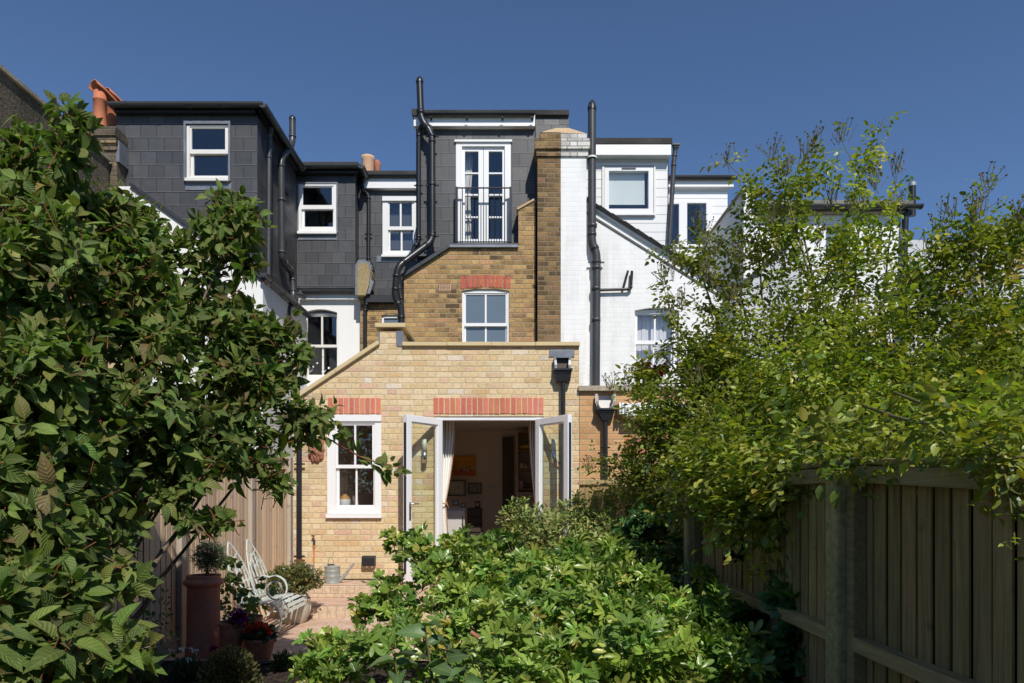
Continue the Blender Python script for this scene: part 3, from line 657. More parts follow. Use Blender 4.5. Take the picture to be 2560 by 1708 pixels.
pipe(house, 'downpipe', [P(911, 440, ZM-.2), P(905, 460, ZM-.12), P(906, 478, ZM-.1), P(922, 487, ZM-.07), P(921, 655, ZM-.07), P(931, 668, ZM-.07), P(932, 706, ZM-.07)], .036, M_['pipe'], r_b=.06, brackets=[P(921, 585, ZM-.07)])
pipe(house, 'downpipe', [P(918, 742, ZN-.06), P(919, 757, ZN-.06), P(913, 767, ZN-.06), P(912.5, 900, ZN-.06)], .036, M_['pipe'], r_b=.06)
m = MB(); m.prism(poly([(893, 738), (893, 672), (897, 660), (908, 655), (920, 661), (926, 678), (922, 712), (914, 738)], 12.5), [], 12.5, 12.9); m.build('party_wall_end', M_['patchcement'], house, bevel=.02)
m = MB(); m.prism(poly([(888, 738), (889, 664), (896, 651), (911, 650), (925, 657), (929, 668), (929, 700), (935, 706), (925, 735)], 12.56), [], 12.54, 12.58); m.build('lead_flashing', M_['lead'], house)
m = MB(); zz = 13.9; c = P(920, 428, zz); m.lathe([(.115, -.35), (.12, -.3), (.122, .21), (.135, .24), (.135, .285), (.12, .29), (.11, .2)], c, 24); m.build('chimney_pot', M_['palepot'], house)
m = MB(); m.lathe([(.04, -.2), (.05, 0), (.07, .14), (.075, .2), (.05, .26)], c + Vector((.17, .1, .0)), 12); m.build('chimney_pot', M_['terra'], house)['label'] = 'small dark red clay chimney pot'
# curtain seen in the loft doors
m = MB(); zc2 = ZD+.25
m.cc = (.78, .77, .72)
for k in range(5):
    f0 = 1163+k*3.0; m.tube([P(f0+4, 376, zc2+.02*(k % 2)), P(f0+3, 430, zc2), P(f0-2+k*.4, 500, zc2), P(f0+1, 560, zc2), P(f0+4-k, 600, zc2)], .022, 6, rs=[.022, .02, .012, .017, .022])
m.cc = (.55, .25, .12); m.ribbon([P(1180, 376, zc2-.03), P(1176, 440, zc2-.03), P(1168, 510, zc2-.03), P(1173, 560, zc2-.03), P(1178, 600, zc2-.03)], .012, .004, (1, 0, 0))
tag(m.build('curtain', M_['col'], loc=P(1170, 600, zc2)), 'cream curtain tied back behind the loft french window', 'curtain')
# ================================================================ house on the left
left = thing('terraced_house', 'white rendered house on the left topped by large dark slate dormers', 'house', (X(640, 10.8), 10.8, PAT))
ZL = 10.8; ZLw = 10.6; ZB = 12.8
m = MB(); wl = prect(468, 314, 572, 449, ZL)
m.prism(prect(290, 281, 643, 760, ZL), [wl], ZL, ZL+.12); xs = X(643, ZL); m.box(xs-.1, xs, ZL+.12, ZB+.2, 3.6, H(281, ZL)); m.box(X(290, ZL), X(290, ZL)+.1, ZL+.12, ZB+2, 3.6, H(281, ZL))
m.build('dormer_wall', M_['slate'], left)
window(left, (468, 315, 572, 448), ZL, (479, 321, 563, 374), (482, 385, 568, 437), bars=False, mat='offwhite', rec=-.02, frame=7, room='darkroom', label='weathered sash window with two plain panes')
m = MB(); m.prism(prect(462, 306, 578, 455, ZL), [prect(467, 313, 573, 450, ZL)], ZL-.045, ZL-.001); m.box(X(464, ZL), X(579, ZL), ZL-.012, ZL-.001, H(476, ZL), H(457, ZL)); m.build('lead_flashing', M_['lead'], left)
m = MB(); m.box(X(275, ZL-.2), xs+.12, ZL-.2, ZB+3, H(260, ZL-.2), H(252, ZL-.2)); m.build('roof', M_['felt'], left, bevel=.006)
m = MB(); m.box(X(285, ZL-.09), xs+.06, ZL-.09, ZL+.001, H(281, ZL-.09), H(262, ZL-.09)); m.box(xs, xs+.09, ZL-.09, ZB-.2, H(281, ZL-.09), H(262, ZL-.09)); m.build('fascia', M_['fascia'], left)
gutter(left, (X(274, ZL-.16), ZL-.16, H(259, ZL-.16)), (xs+.16, ZL-.16, H(259, ZL-.16)), .06, M_['greypipe'], brk=.5)
gutter(left, (xs+.16, ZL-.2, H(259, ZL-.2)), (xs+.16, ZB-.2, H(259, ZL-.2)-.02), .06, M_['greypipe'], brk=.5)
# white wall below, its sloping verge and side
m = MB(); m.prism(poly([(250, 1250), (657, 1250), (657, 704), (330, 466), (250, 466)], ZLw), [], ZLw, ZLw+.15); xw = X(657, ZLw); m.box(xw-.15, xw, ZLw+.15, ZB+.1, .3, H(704, ZLw)+.0); m.build('outrigger_wall', M_['render'], left)
m = MB(); A = (X(326, ZLw), H(466, ZLw)); B = (X(664, ZLw), H(706, ZLw)); d = Vector((B[0]-A[0], B[1]-A[1])).normalized(); q = (d.y*-.05, d.x*.05)
m.prism([A, B, (B[0]+q[0]*-1*-1, B[1]+abs(q[1])), (A[0]+q[0], A[1]+abs(q[1]))], [], ZLw-.05, ZLw+.2); m.build('verge', M_['darklead'], left)
gutter(left, (xw+.06, ZLw-.15, H(690, ZLw)), (xw+.06, ZB-.05, H(690, ZLw)-.02), .06, M_['greypipe'], brk=.6)
px = -4.03+.10
def on(pxx, py, Xs):      # point on a plane of constant x seen at photo (pxx, py)
    Z = Xs*F/(pxx-CX); return Vector((Xs, Z, H(py, Z)))
Xs = xs+.07
pipe(left, 'downpipe', [on(678, 318, Xs+.05), on(674, 335, Xs), on(673, 380, Xs), on(671, 730, Xs)], .038, M_['greypipe'], brackets=[])
Xs = xs+.10
sp = [on(731, 297, Xs+.05), on(731, 360, Xs+.05), on(703, 396, Xs), on(705, 650, Xs), on(731, 682, Xs+.02), on(734, 745, Xs+.05), on(719, 772, Xs+.05), on(719, 860, Xs+.05)]
zs = sp[3].y
sp = [Vector((p.x, p.y, p.z)) for p in sp]
pipe(left, 'soil_pipe', sp, .056, M_['greypipe'], r_b=.12, collars=[(on(704, 500, Xs), (0,0,1)), (on(719, 815, Xs+.05), (0,0,1))])
m = MB(); c = sp[0]; m.lathe([(.06, -.03), (.06, .0), (.05, .03), (.02, .06), (.0, .065)], c, 12); m.build('vent_cowl', M_['pipe'], left)
pipe(left, 'waste_pipe', [on(733, 735, Xs+.05), P(760, 742, ZB-.1)], .05, M_['greypipe'])
m = MB(); m.box(xs, xs+.03, 12.0, 12.25, H(480, 12.1), H(466, 12.1)); m.build('vent_cover', M_['black'], left)
# main dormer
m = MB(); m.prism(prect(730, 420, 888, 720, ZB), [prect(748, 463, 840, 578, ZB)], ZB, ZB+.12); xm = X(888, ZB); m.box(xm-.1, xm, ZB+.12, ZM+.1, 4.4, H(420, ZB)); m.build('main_dormer_wall', M_['slate'], left)
window(left, (747, 462, 841, 580), ZB, (757, 468, 830, 513), (760, 523.5, 831.5, 565.5), bars=False, rec=-.02, frame=5, label='white sash window with two plain dark panes')
m = MB(); m.box(X(746, ZB), X(843, ZB), ZB-.012, ZB-.001, H(600, ZB), H(582, ZB)); m.prism(prect(743, 457, 845, 583, ZB), [prect(746, 461, 842, 581, ZB)], ZB-.03, ZB-.001); m.build('lead_flashing', M_['lead'], left)
m = MB(); m.box(X(728, ZB-.2), X(895, ZB-.2), ZB-.2, ZB+3, H(413, ZB-.2), H(404, ZB-.2)); m.build('roof', M_['felt'], left, bevel=.006)
m = MB(); m.box(X(730, ZB-.1), X(892, ZB-.1), ZB-.1, ZB, H(432, ZB-.1), H(414, ZB-.1)); m.build('fascia', M_['fascia'], left)
gutter(left, (X(742, ZB-.17), ZB-.17, H(413, ZB-.17)), (X(903, ZB-.17), ZB-.17, H(413, ZB-.17)), .06, M_['greypipe'], brk=.6)
gutter(left, (X(903, ZB-.25), ZB-.25, H(413, ZB-.25)), (X(903, ZB-.25), ZB+.3, H(414, ZB-.25)), .06, M_['greypipe'])
ZW = 12.9
m = MB(); m.prism(prect(700, 722, 901, 1100, ZW), [arch(759, 781, 842.5, 944, ZW, 8)], ZW, ZW+.2); m.build('main_wall', M_['render'], left)
m = MB(); m.box(X(748, ZW-.09), X(896, ZW-.09), ZW-.09, ZW, H(748, ZW-.09), H(733, ZW-.09)); m.build('fascia', M_['white'], left)
gutter(left, (X(755, ZW-.14), ZW-.14, H(726, ZW-.14)), (X(898, ZW-.14), ZW-.14, H(726, ZW-.14)), .06, M_['greypipe'], brk=.6)
window(left, (760, 784, 842, 940), ZW, (765, 788, 838, 859), (767, 866, 838, 934), rec=.08, mat='offwhite', frame=5, arch_rise=5, label='dark sash window under the lower gutter with white dot stickers')
m = MB(); rnd = random.Random(5)
for (a, b, r) in ((793, 908, 2.2), (783, 917, 2), (773, 920, 1.6), (777, 928, 1.2), (780, 925, 1), (822, 920, 2.8), (808, 921, 1.6), (811, 929, 1.6), (806, 930, 2), (814, 926, 1), (775, 930, 1)):
    c = P(a, b, ZW+.12); m.tube([c, c + Vector((0, .003, 0))], r*ZW/F, 8)
m.build('sticker', M_['white'], left)
# chimney stack with two clay pots
Zk = 10.55; stk = thing('chimney_stack', 'sooty brick chimney stack with two orange clay pots beside the left slate dormer', 'chimney', P(250, 480, Zk))
m = MB(); zk2 = 11.5
for (a, b, y0, y1, pr) in ((222, 292, 700, 377, 0), (214, 294, 377, 362, .03), (208, 296, 362, 346, .07), (204, 297, 346, 330, .10), (216, 292, 330, 318, .03)): m.box(X(a, Zk), X(b, Zk), Zk-pr, zk2, H(y0, Zk), H(y1, Zk))
m.build('stack', M_['sootstack'], stk)
m = MB(); m.box(X(291, Zk), X(299, Zk), Zk-.01, Zk+.6, H(405, Zk), H(352, Zk)); m.build('lead_flashing', M_['lead'], stk)
def hpot(c, s, hood=True, turn=0):
    m = MB(); m.lathe([(.14*s, 0), (.125*s, .1*s), (.12*s, .52*s), (.135*s, .53*s), (.135*s, .56*s), (.12*s, .57*s), (.115*s, .72*s), (.10*s, .72*s), (.10*s, .3*s)], c, 28)
    o = m.build('chimney_pot', M_['potclay'], stk)
    if hood:       # half round tile hood bent over the pot
        h = MB(); vs = []; fs = []; n = 12
        for j, (y, z, r) in enumerate(((-.14, .78, .165), (0, .73, .16), (.22, .62, .155), (.42, .50, .14))):
            for rr in (r, r-.02):
                for k in range(n+1):
                    a = math.pi*k/n; vs.append(Vector(c) + Matrix.Rotation(R(turn), 3, 'Z') @ Vector((math.cos(a)*rr*s, y*s, z*s + math.sin(a)*rr*s*.75)))
        q = n+1
        for j in range(3):
            for k in range(n):
                b = j*2*q; e = (j+1)*2*q; fs.append((b+k, b+k+1, e+k+1, e+k)); fs.append((b+q+k, e+q+k, e+q+k+1, b+q+k+1))
        for b in (0, 3*2*q):
            for k in range(n): fs.append((b+k, b+q+k, b+q+k+1, b+k+1))
        for j in range(3):
            for k in (0, n): fs.append((j*2*q+k, (j+1)*2*q+k, (j+1)*2*q+q+k, j*2*q+q+k))
        h.add(vs, fs, True); h.build('hood', M_['potclay'], o)
hpot(P(250, 318, Zk+.15), .76, True, -32); hpot(P(281, 335, Zk+.55)+Vector((0, 0, .03)), .74, True, -32)
# tall pebbledashed flank wall
fl = MB(); Xf = -6.2; z0 = H(176, Xf*F/(0-CX)); y1 = 10.5
fl.prism([(2.0, 0), (y1, 0), (y1, z0), (2.0, z0)], [], Xf-.3, Xf, axis='x')
pw = thing('neighbouring_house', 'dark pebbledashed flank wall rising at the far left edge behind the leafy shrub', 'house', (Xf, 7, 0))
fl.build('flank_wall', M_['pebble'], pw)
m = MB(); m.box(Xf-.34, Xf+.04, 2.0, y1, z0, z0+.05); m.build('coping', M_['stone'], pw)
m = MB(); m.prism([(y1-.02, .3), (y1+.0, .3), (y1, 4.0), (y1-.02, 4.0)], [], Xf, Xf+.25, axis='x'); m.build('corner_strip', M_['cement'], pw)
# ================================================================ white house on the right
right = thing('terraced_house', 'white painted brick house right of the chimney with white boarded dormers', 'house', (X(1560, ZU), ZU, PAT))
m = MB(); m.prism(poly([(1466, 1080), (1840, 1080), (1840, 744), (1466, 509)], ZU), [arch(1587, 776, 1698, 925, ZU, 7)], ZU, ZU+.22); m.box(X(1840, ZU)-.2, X(1840, ZU), ZU+.22, 13.2, .3, H(744, ZU)); m.build('outrigger_wall', M_['whitebrick'], right)
slab((1464, 512), (1842, 749), ZU, .05, ZU-.04, ZU+.3, 'white', 'barge_board', right)
slab((1464, 506), (1842, 743), ZU, .035, ZU-.08, ZU+.5, 'felt', 'roof_verge', right)
rnd = random.Random(2); m = MB()
A, B = Vector((X(1466, ZU), 0, H(502, ZU))), Vector((X(1842, ZU), 0, H(738, ZU)))
for i in range(12):
    p = A.lerp(B, i/12); q = A.lerp(B, (i+1.05)/12); vs = [(v.x, y, v.z+e) for y in (ZU-.09, ZU+.5) for v, e in ((p, .025), (q, .008), (q, -.01), (p, -.002))]
    m.add(vs, [(0,1,2,3),(7,6,5,4),(0,4,5,1),(1,5,6,2),(2,6,7,3),(3,7,4,0)])
m.build('verge_tile', M_['felt'], right)
m = MB(); m.tube([P(1466, 530, ZU-.015), P(1842, 765, ZU-.015)], .008, 6); m.tube([P(1466, 533.5, ZU-.012), P(1842, 768, ZU-.012)], .005, 6); m.build('cable', M_['greypipe'], right)
window(right, (1586, 776, 1699, 926), ZU, (1596, 784, 1684, 848), (1594, 858, 1682, 917), rec=.07, frame=5, arch_rise=5, room='shadedroom', label='white sash window with pale vertical blinds')
m = MB()
for i in range(9):
    a = 1590+i*11.2; m.box(X(a, ZU), X(a+10.6, ZU), ZU+.26+.01*(i % 2), ZU+.265+.01*(i % 2), H(910, ZU), H(780, ZU))
tag(m.build('vertical_blind', M_['vertblind'], loc=P(1640, 910, ZU+.26)), 'pale vertical blind hanging inside the white house window beside the rose', 'blind')
zp2 = ZU-.09
pipe(right, 'soil_pipe', [P(1480, 272, zp2), P(1480, 608, zp2), P(1492, 634, zp2), P(1490, 966, zp2)], .062, M_['greypipe'], r_b=.12, collars=[(P(1480, 395, zp2), (0,0,1)), (P(1481, 565, zp2), (0,0,1)), (P(1491, 670, zp2), (0,0,1)), (P(1490, 722, zp2), (0,0,1)), (P(1490, 800, zp2), (0,0,1))], brackets=[P(1491, 655, zp2)])
m = MB(); c = P(1480, 270, zp2); m.lathe([(.068, -.04), (.068, .01), (.055, .06), (.03, .10), (.0, .105)], c, 12)
for k in range(8): a = k*math.pi/4; m.tube([c + Vector((math.cos(a)*.066, math.sin(a)*.066, 0)), c + Vector((math.cos(a)*.03, math.sin(a)*.03, .11))], .007, 4)
m.build('vent_cowl', M_['pipe'], right)
m = MB(); m.tube([P(1480, 395, zp2)-Vector((0,0,.012)), P(1480, 395, zp2)+Vector((0,0,.012))], .075, 14); m.build('pipe_clip', M_['white'], right)
zw3 = ZU-.06
pipe(right, 'waste_pipe', [P(1498, 725, zw3), P(1577, 723, zw3), P(1580, 678, zw3)], .022, M_['pipe'], r_b=.03)
pipe(right, 'waste_pipe', [P(1558, 722, zw3+.01), P(1570, 677, zw3+.01)], .018, M_['pipe'], r_b=.03)
ZC = 11.3
m = MB(); m.prism(prect(1466, 386, 1669, 720, ZC), [prect(1512, 417, 1634, 537, ZC)], ZC, ZC+.12); xc = X(1669, ZC); m.box(xc-.1, xc, ZC+.12, 13.2, 3.6, H(386, ZC)); m.build('dormer_wall', M_['boards'], right)
m = MB(); m.box(X(1466, ZC-.16), X(1678, ZC-.16), ZC-.16, ZC+.02, H(387, ZC-.16), H(360, ZC-.16)); m.build('fascia', M_['white'], right)
m = MB(); m.box(X(1464, ZC-.17), X(1681, ZC-.17), ZC-.17, 13.3, H(360, ZC-.17), H(344, ZC-.17)); m.build('roof', M_['felt'], right, bevel=.008)
m = MB(); m.prism(prect(1505, 411, 1638, 542, ZC), [prect(1510, 416, 1634, 538, ZC)], ZC-.03, ZC+.0); m.build('window_trim', M_['offwhite'], right)
m = MB(); m.prism(prect(1511, 418, 1633, 536, ZC), [prect(1522, 428.5, 1621, 523, ZC)], ZC-.02, ZC+.06); w_ = m.build('window', M_['upvc'], right, bevel=.006)
m = MB(); m.prism(prect(1521, 427, 1622, 524, ZC), [], ZC+.02, ZC+.026); m.build('pane', M_['glass'], w_)
m = MB(); m.box(X(1554, ZC), X(1589, ZC), ZC-.035, ZC-.021, H(424, ZC), H(421, ZC)); m.build('trickle_vent', M_['greypipe'], w_)
m = MB(); m.box(X(1508, ZC), X(1636, ZC), ZC-.06, ZC, H(541, ZC), H(537, ZC)); m.build('sill', M_['upvc'], w_)
room_box((1512, 417, 1634, 537), ZC+.13, .9, 'shadedroom', right)
m = MB(); m.box(X(1520, ZC), X(1614, ZC), ZC+.09, ZC+.1, H(506, ZC), H(424, ZC)); tag(m.build('roller_blind', M_['blind'], loc=P(1567, 506, ZC+.09)), 'pale roller blind drawn most of the way down in the square dormer window', 'blind')
hopper(right, 1688, ZC, 367, 380, 1681, 1695, 1684, 1692, .1, 'greypipe')
pipe(right, 'downpipe', [P(1688, 378, ZC-.06), P(1685, 400, ZC-.06), P(1672, 622, ZC-.06)], .038, M_['greypipe'])
ZE = 13.0
m = MB(); m.prism(prect(1640, 463, 1819, 760, ZE), [prect(1668, 505, 1779, 618, ZE)], ZE, ZE+.12); xe = X(1819, ZE); m.box(xe-.1, xe, ZE+.12, ZE+3, 4, H(463, ZE)); m.build('main_dormer_wall', M_['boards'], right)
m = MB(); m.box(X(1660, ZE-.14), X(1836, ZE-.14), ZE-.10, ZE, H(464, ZE-.14), H(447, ZE-.14)); m.build('fascia', M_['white'], right)
m = MB(); m.box(X(1660, ZE-.12), X(1839, ZE-.12), ZE-.12, ZE+3, H(442, ZE-.18), H(433, ZE-.18)); m.build('roof', M_['felt'], right, bevel=.006)
gutter(right, (X(1662, ZE-.15), ZE-.15, H(443, ZE-.15)), (X(1842, ZE-.15), ZE-.15, H(443, ZE-.15)), .045, M_['pipe'])
m = MB(); m.prism(prect(1660, 503, 1780, 619, ZE), [prect(1669, 511, 1697, 612, ZE), prect(1717, 500+9, 1765, 612, ZE)], ZE-.03, ZE+.05); w_ = m.build('window', M_['upvc'], right, bevel=.005)
m = MB(); m.prism(prect(1668, 508, 1766, 613, ZE), [], ZE+.01, ZE+.015); m.build('pane', M_['glass'], w_)
room_box((1668, 505, 1779, 618), ZE+.13, .9, 'darkroom', right)
m = MB(); m.cc = (.62, .64, .68)
for i in range(4): m.tube([P(1752+i*4, 509, ZE+.2), P(1751+i*4.5, 612, ZE+.2)], .02, 6)
tag(m.build('curtain', M_['col'], loc=P(1755, 612, ZE+.2)), 'pale curtain at the side of the boarded dormer window furthest right', 'curtain')
# its low brick extension
m = MB(); m.prism(poly([(1449, 1449), (1800, 1449), (1800, 978), (1449, 978)], ZF), [prect(1497, 985, 1531, 1024, ZF)], ZF, ZF+.3); m.build('extension_wall', M_['orangebrick'], right)
m = MB(); m.box(X(1445, ZF), X(1800, ZF), ZF-.06, ZF+.36, H(979, ZF), H(966, ZF)); m.build('coping', M_['stone'], right, bevel=.006)
m = MB(); m.box(X(1449, ZF), X(1800, ZF), ZF+.36, ZU, 2.4, 2.5); m.build('extension_roof', M_['felt'], right)
m = MB(); m.box(X(1498, ZF), X(1530, ZF), ZF+.05, ZF+.07, H(1023, ZF), H(986, ZF)); m.build('spout_lining', M_['render'], right)
m = MB()
for s in (0, 1):
    q = lambda a, b, c: P(a if not s else 1513.5*2-a, b, c)
    m.ribbon([q(1491, 986, ZF-.02), q(1491, 1005, ZF-.05), q(1495, 1015, ZF-.08), q(1500, 1023, ZF-.09)], .09, .02, (0, 1, 0)); m.ribbon([q(1491, 986, ZF-.05), q(1491, 1005, ZF-.08), q(1495, 1016, ZF-.10), q(1501, 1024, ZF-.11)], .035, .02, (1, 0, 0))
m.build('lead_spout', M_['darklead'], right)
hopper(right, 1513, ZF, 1025, 1054, 1490, 1534, 1503, 1520, .16)
pipe(right, 'downpipe', [(X(1511, ZF), ZF-.08, H(1053, ZF)), (X(1511, ZF), ZF-.08, PAT)], .034, M_['pipe'], brackets=[(X(1511, ZF), ZF-.08, H(1120, ZF))])
soldier(right, 1560, 1700, 1095, 1135, ZF, 12, seed=9)
aw = thing('awning', 'white folded awning cassette fixed to the orange brick wall behind the rose', 'awning', P(1600, 1050, ZF))
m = MB(); m.prism([(ZF-.22, H(1045, ZF)), (ZF-.14, H(1053, ZF)), (ZF-.001, H(1053, ZF)), (ZF-.001, H(1012, ZF)), (ZF-.10, H(1010, ZF)), (ZF-.2, H(1020, ZF))], [], X(1558, ZF), X(1790, ZF), axis='x'); m.build('cassette', M_['upvc'], aw, bevel=.01)
m = MB()
for a in (1543, 1550): m.prism([(ZF-.20, H(1040, ZF)), (ZF-.001, H(1038, ZF)), (ZF-.001, H(1010, ZF)), (ZF-.16, H(1011, ZF)), (ZF-.2, H(1020, ZF))], [], X(a, ZF), X(a+4.5, ZF), axis='x')
m.build('bracket', M_['upvc'], aw)
# ---- houses further right, half hidden by the rose
hs = thing('terraced_house', 'white house behind the rose with a flat grey felt roof and a black flue', 'house', (X(2060, 11), 11, PAT))
Z5 = 11.0
m = MB(); m.prism(prect(1856, 520, 2252, 1200, Z5), [prect(2100-40, 560, 2125, 640, Z5)], Z5, Z5+.15); m.build('front_wall', M_['render'], hs)
m = MB(); x5 = X(1856, Z5); m.prism([(Z5, 0), (13.2, 0), (13.2, H(482, Z5)), (Z5, H(482, Z5))], [], x5-.02, x5, axis='x'); m.prism(poly([(1854, 700), (1880, 700), (1880, 500), (1854, 485)], Z5), [], Z5-.1, Z5-.002); m.build('party_wall', M_['render'], hs)
m = MB(); m.box(x5-.05, x5+.3, Z5-.12, 13.3, H(484, Z5), H(478, Z5)); m.build('wall_capping', M_['stone'], hs)
m = MB(); m.box(X(1890, Z5-.2), X(2284, Z5-.2), Z5-.2, 14, H(512, Z5-.2), H(500, Z5-.2)); m.build('roof', M_['feltgrey'], hs, bevel=.008)
m = MB(); m.box(X(1890, Z5-.1), X(2270, Z5-.1), Z5-.1, Z5, H(531, Z5-.1), H(512, Z5-.1)); m.build('fascia', M_['stone'], hs)
gutter(hs, (X(1900, Z5-.17), Z5-.17, H(513, Z5-.17)), (X(2302, Z5-.17), Z5-.17, H(513, Z5-.17)), .06, M_['greypipe'], brk=.8)
pipe(hs, 'downpipe', [P(2264, 525, Z5-.06), P(2260, 660, Z5-.06), P(2260, 1000, Z5-.06)], .05, M_['pipe'])
m = MB(); m.tube([P(2281, 540, Z5+.2), P(2281, 459, Z5+.2)], .052, 12); m.build('flue', M_['pipe'], hs)
m = MB(); m.tube([P(2281, 466, Z5+.2), P(2281, 457, Z5+.2)], .056, 12); m.build('flue_cap', M_['galv'], hs)
m = MB(); m.prism(prect(2060, 560, 2125, 640, Z5), [prect(2066, 567, 2119, 634, Z5)], Z5+.02, Z5+.1); w_ = m.build('window', M_['upvc'], hs)
m = MB(); m.prism(prect(2065, 566, 2120, 635, Z5), [], Z5+.05, Z5+.06); m.build('pane', M_['obscure'], w_)
m = MB(); A, B = P(1880, 700, 10.2), P(2000, 590, 10.2)
m.prism([(X(1835, 10.2), H(900, 10.2)), (X(2010, 10.2), H(900, 10.2)), (X(2010, 10.2), H(590, 10.2)), (X(1990, 10.2), H(596, 10.2)), (X(1835, 10.2), H(735, 10.2))], [], 10.2, 10.4); m.build('outrigger_wall', M_['greyrender'], hs)
slab((1832, 738), (1992, 594), 10.2, .05, 10.14, 10.6, 'felt', 'verge', hs)
h6 = thing('terraced_house', 'grey rendered house at the right edge with a dark sloping roof edge', 'house', (X(2500, 9.5), 9.5, PAT))
Z6 = 9.6
m = MB(); m.prism(poly([(2440, 1150), (2640, 1150), (2640, 506), (2560, 540), (2440, 610)], Z6), [], Z6, Z6+.2); m.build('front_wall', M_['greyrender'], h6)
slab((2432, 612), (2650, 498), Z6, .09, Z6-.1, Z6+.6, 'felt', 'verge', h6)
m = MB(); m.tube([P(2434, 520, Z6+.5), P(2434, 900, Z6+.5)], .05, 10); m.build('downpipe', M_['pipe'], h6)
m = MB(); m.box(X(2262, 13), X(2420, 13), 13, 15, H(1100, 13), H(600, 13)); tag(m.build('rendered_house', M_['greyrender'], loc=(X(2340, 13), 13, PAT)), 'low grey rendered house block glimpsed through the rose before the right edge', 'house')
# ================================================================ ground
def sheet(name, x0, x1, y0, y1, z, mat, n=0, amp=0, kind='structure', th=0):
    m = MB()
    if n:
        rnd = random.Random(4); nx = int((x1-x0)/n)+1; ny = int((y1-y0)/n)+1
        vs = [(x0+(x1-x0)*i/nx, y0+(y1-y0)*j/ny, z+rnd.gauss(0, amp)) for j in range(ny+1) for i in range(nx+1)]
        m.add(vs, [(j*(nx+1)+i, j*(nx+1)+i+1, (j+1)*(nx+1)+i+1, (j+1)*(nx+1)+i) for j in range(ny) for i in range(nx)], True)
    else: m.add([(x0,y0,z),(x1,y0,z),(x1,y1,z),(x0,y1,z)], [(0,1,2,3)])
    o = m.build(name, mat, loc=((x0+x1)/2, (y0+y1)/2, z)); o['kind'] = kind; return o
sheet('ground', -150, 150, -150, 150, -.06, M_['lawn'])
sheet('soil', -2.93, 1.1, -2.0, 5.95, .0, M_['soil'], n=.06, amp=.012)
sheet('patio', -2.93, 1.1, 5.72, 7.80, .02, M_['paving'])
Z1s, Z2s = 7.79, 8.46
m = MB(); m.box(-2.93, 1.1, Z1s, 9.11, -.02, .155)
o = m.build('lower_step', M_['steps'], loc=(-.9, Z1s, 0), bevel=.012); o['kind'] = 'structure'
m = MB(); m.box(-2.93, 1.1, Z2s, 9.11, .155, PAT-.004); o = m.build('upper_step', M_['steps'], loc=(-.9, Z2s, 0), bevel=.012); o['kind'] = 'structure'
sheet('terrace_paving', -2.925, 1.09, Z2s+.01, 9.095, PAT, M_['paving'])
sheet('step_paving', -2.925, 1.09, Z1s+.01, Z2s-.005, .159, M_['paving'])
m = MB(); m.box(X(790, 9.03), X(1100, 9.03), 9.02, 9.08, PAT+.002, PAT+.008)
for i in range(58): m.box(X(790, 9.03)+i*.028, X(790, 9.03)+i*.028+.014, 9.018, 9.082, PAT+.008, PAT+.014)
tag(m.build('drain_channel', M_['black'], loc=(X(945, 9.05), 9.05, PAT)), 'narrow slotted black drain channel along the foot of the brick wall', 'drain')
# ================================================================ fences 
def boards_mb(x, y0, y1, z0, z1, s, w, seed, tilt=0):
    rnd = random.Random(seed); m = MB(); n = int(round((y1-y0)/w)); w = (y1-y0)/n
    for i in range(n):
        k = rnd.uniform(.78, 1.2); m.cc = (k, k*rnd.uniform(.96, 1.03), k*rnd.uniform(.93, 1.05))
        a = y0+i*w + rnd.uniform(0, .004); b = a+w*(.85+rnd.uniform(-.05, .04)); t = .012; d = rnd.uniform(-.002, .002); sk = rnd.uniform(-.003, .003)
        zt = z1 + rnd.uniform(-.004, .004) - tilt*(1-(i+.5)/n)
        vs = [(x+d, a, z0), (x+d+s*.014, b, z0), (x+d+s*(.014-t*1.6), b, z0), (x+d-s*t*.5, a, z0), (x+d, a+sk, zt), (x+d+s*.014, b+sk, zt), (x+d+s*(.014-t*1.6), b+sk, zt), (x+d-s*t*.5, a+sk, zt)]
        m.add(vs, [(0,1,5,4), (1,2,6,5), (2,3,7,6), (3,0,4,7), (4,5,6,7), (3,2,1,0)])
        m.cc = (.12*k, .11*k, .10*k); m.box(x+s*.020, x+s*.028, b-.008, min(y1, a+w+.016), z0+.001, zt-.02)  # near-black strip behind each gap, shade between boards put into the colour
    m.cc = (.10, .09, .08); m.add([(x+s*e, y, z) for e in (.030, .034) for y, z in ((y0, z0), (y1, z0), (y1, z1-.03), (y0, z1-.03-tilt))], [(0,1,2,3), (7,6,5,4), (2,1,5,6), (3,2,6,7), (0,3,7,4)])  # dark backing sheet added so the gaps look shaded
    return m
def rail(par, name, x0, x1, y0, y1, z0, z1, mat, k=1.0, tilt=0):
    m = MB(); m.cc = (k, k, k); n = 8; rnd = random.Random(int(y0*100)); off = [rnd.uniform(-.003, .003) for _ in range(n+1)]
    vs = []; fs = []
    for i in range(n+1):
        y = y0+(y1-y0)*i/n; e = off[i]
        dz = -tilt*(1-i/n); vs += [(x0+e, y, z0+dz), (x1, y, z0+dz), (x1, y, z1+e+dz), (x0+e, y, z1+e+dz)]
    for i in range(n):
        for q in range(4): fs.append((i*4+q, i*4+(q+1) % 4, i*4+4+(q+1) % 4, i*4+4+q))
    fs += [(3,2,1,0), (n*4, n*4+1, n*4+2, n*4+3)]; m.add(vs, fs); return m.build(name, M_[mat], par, bevel=.004)
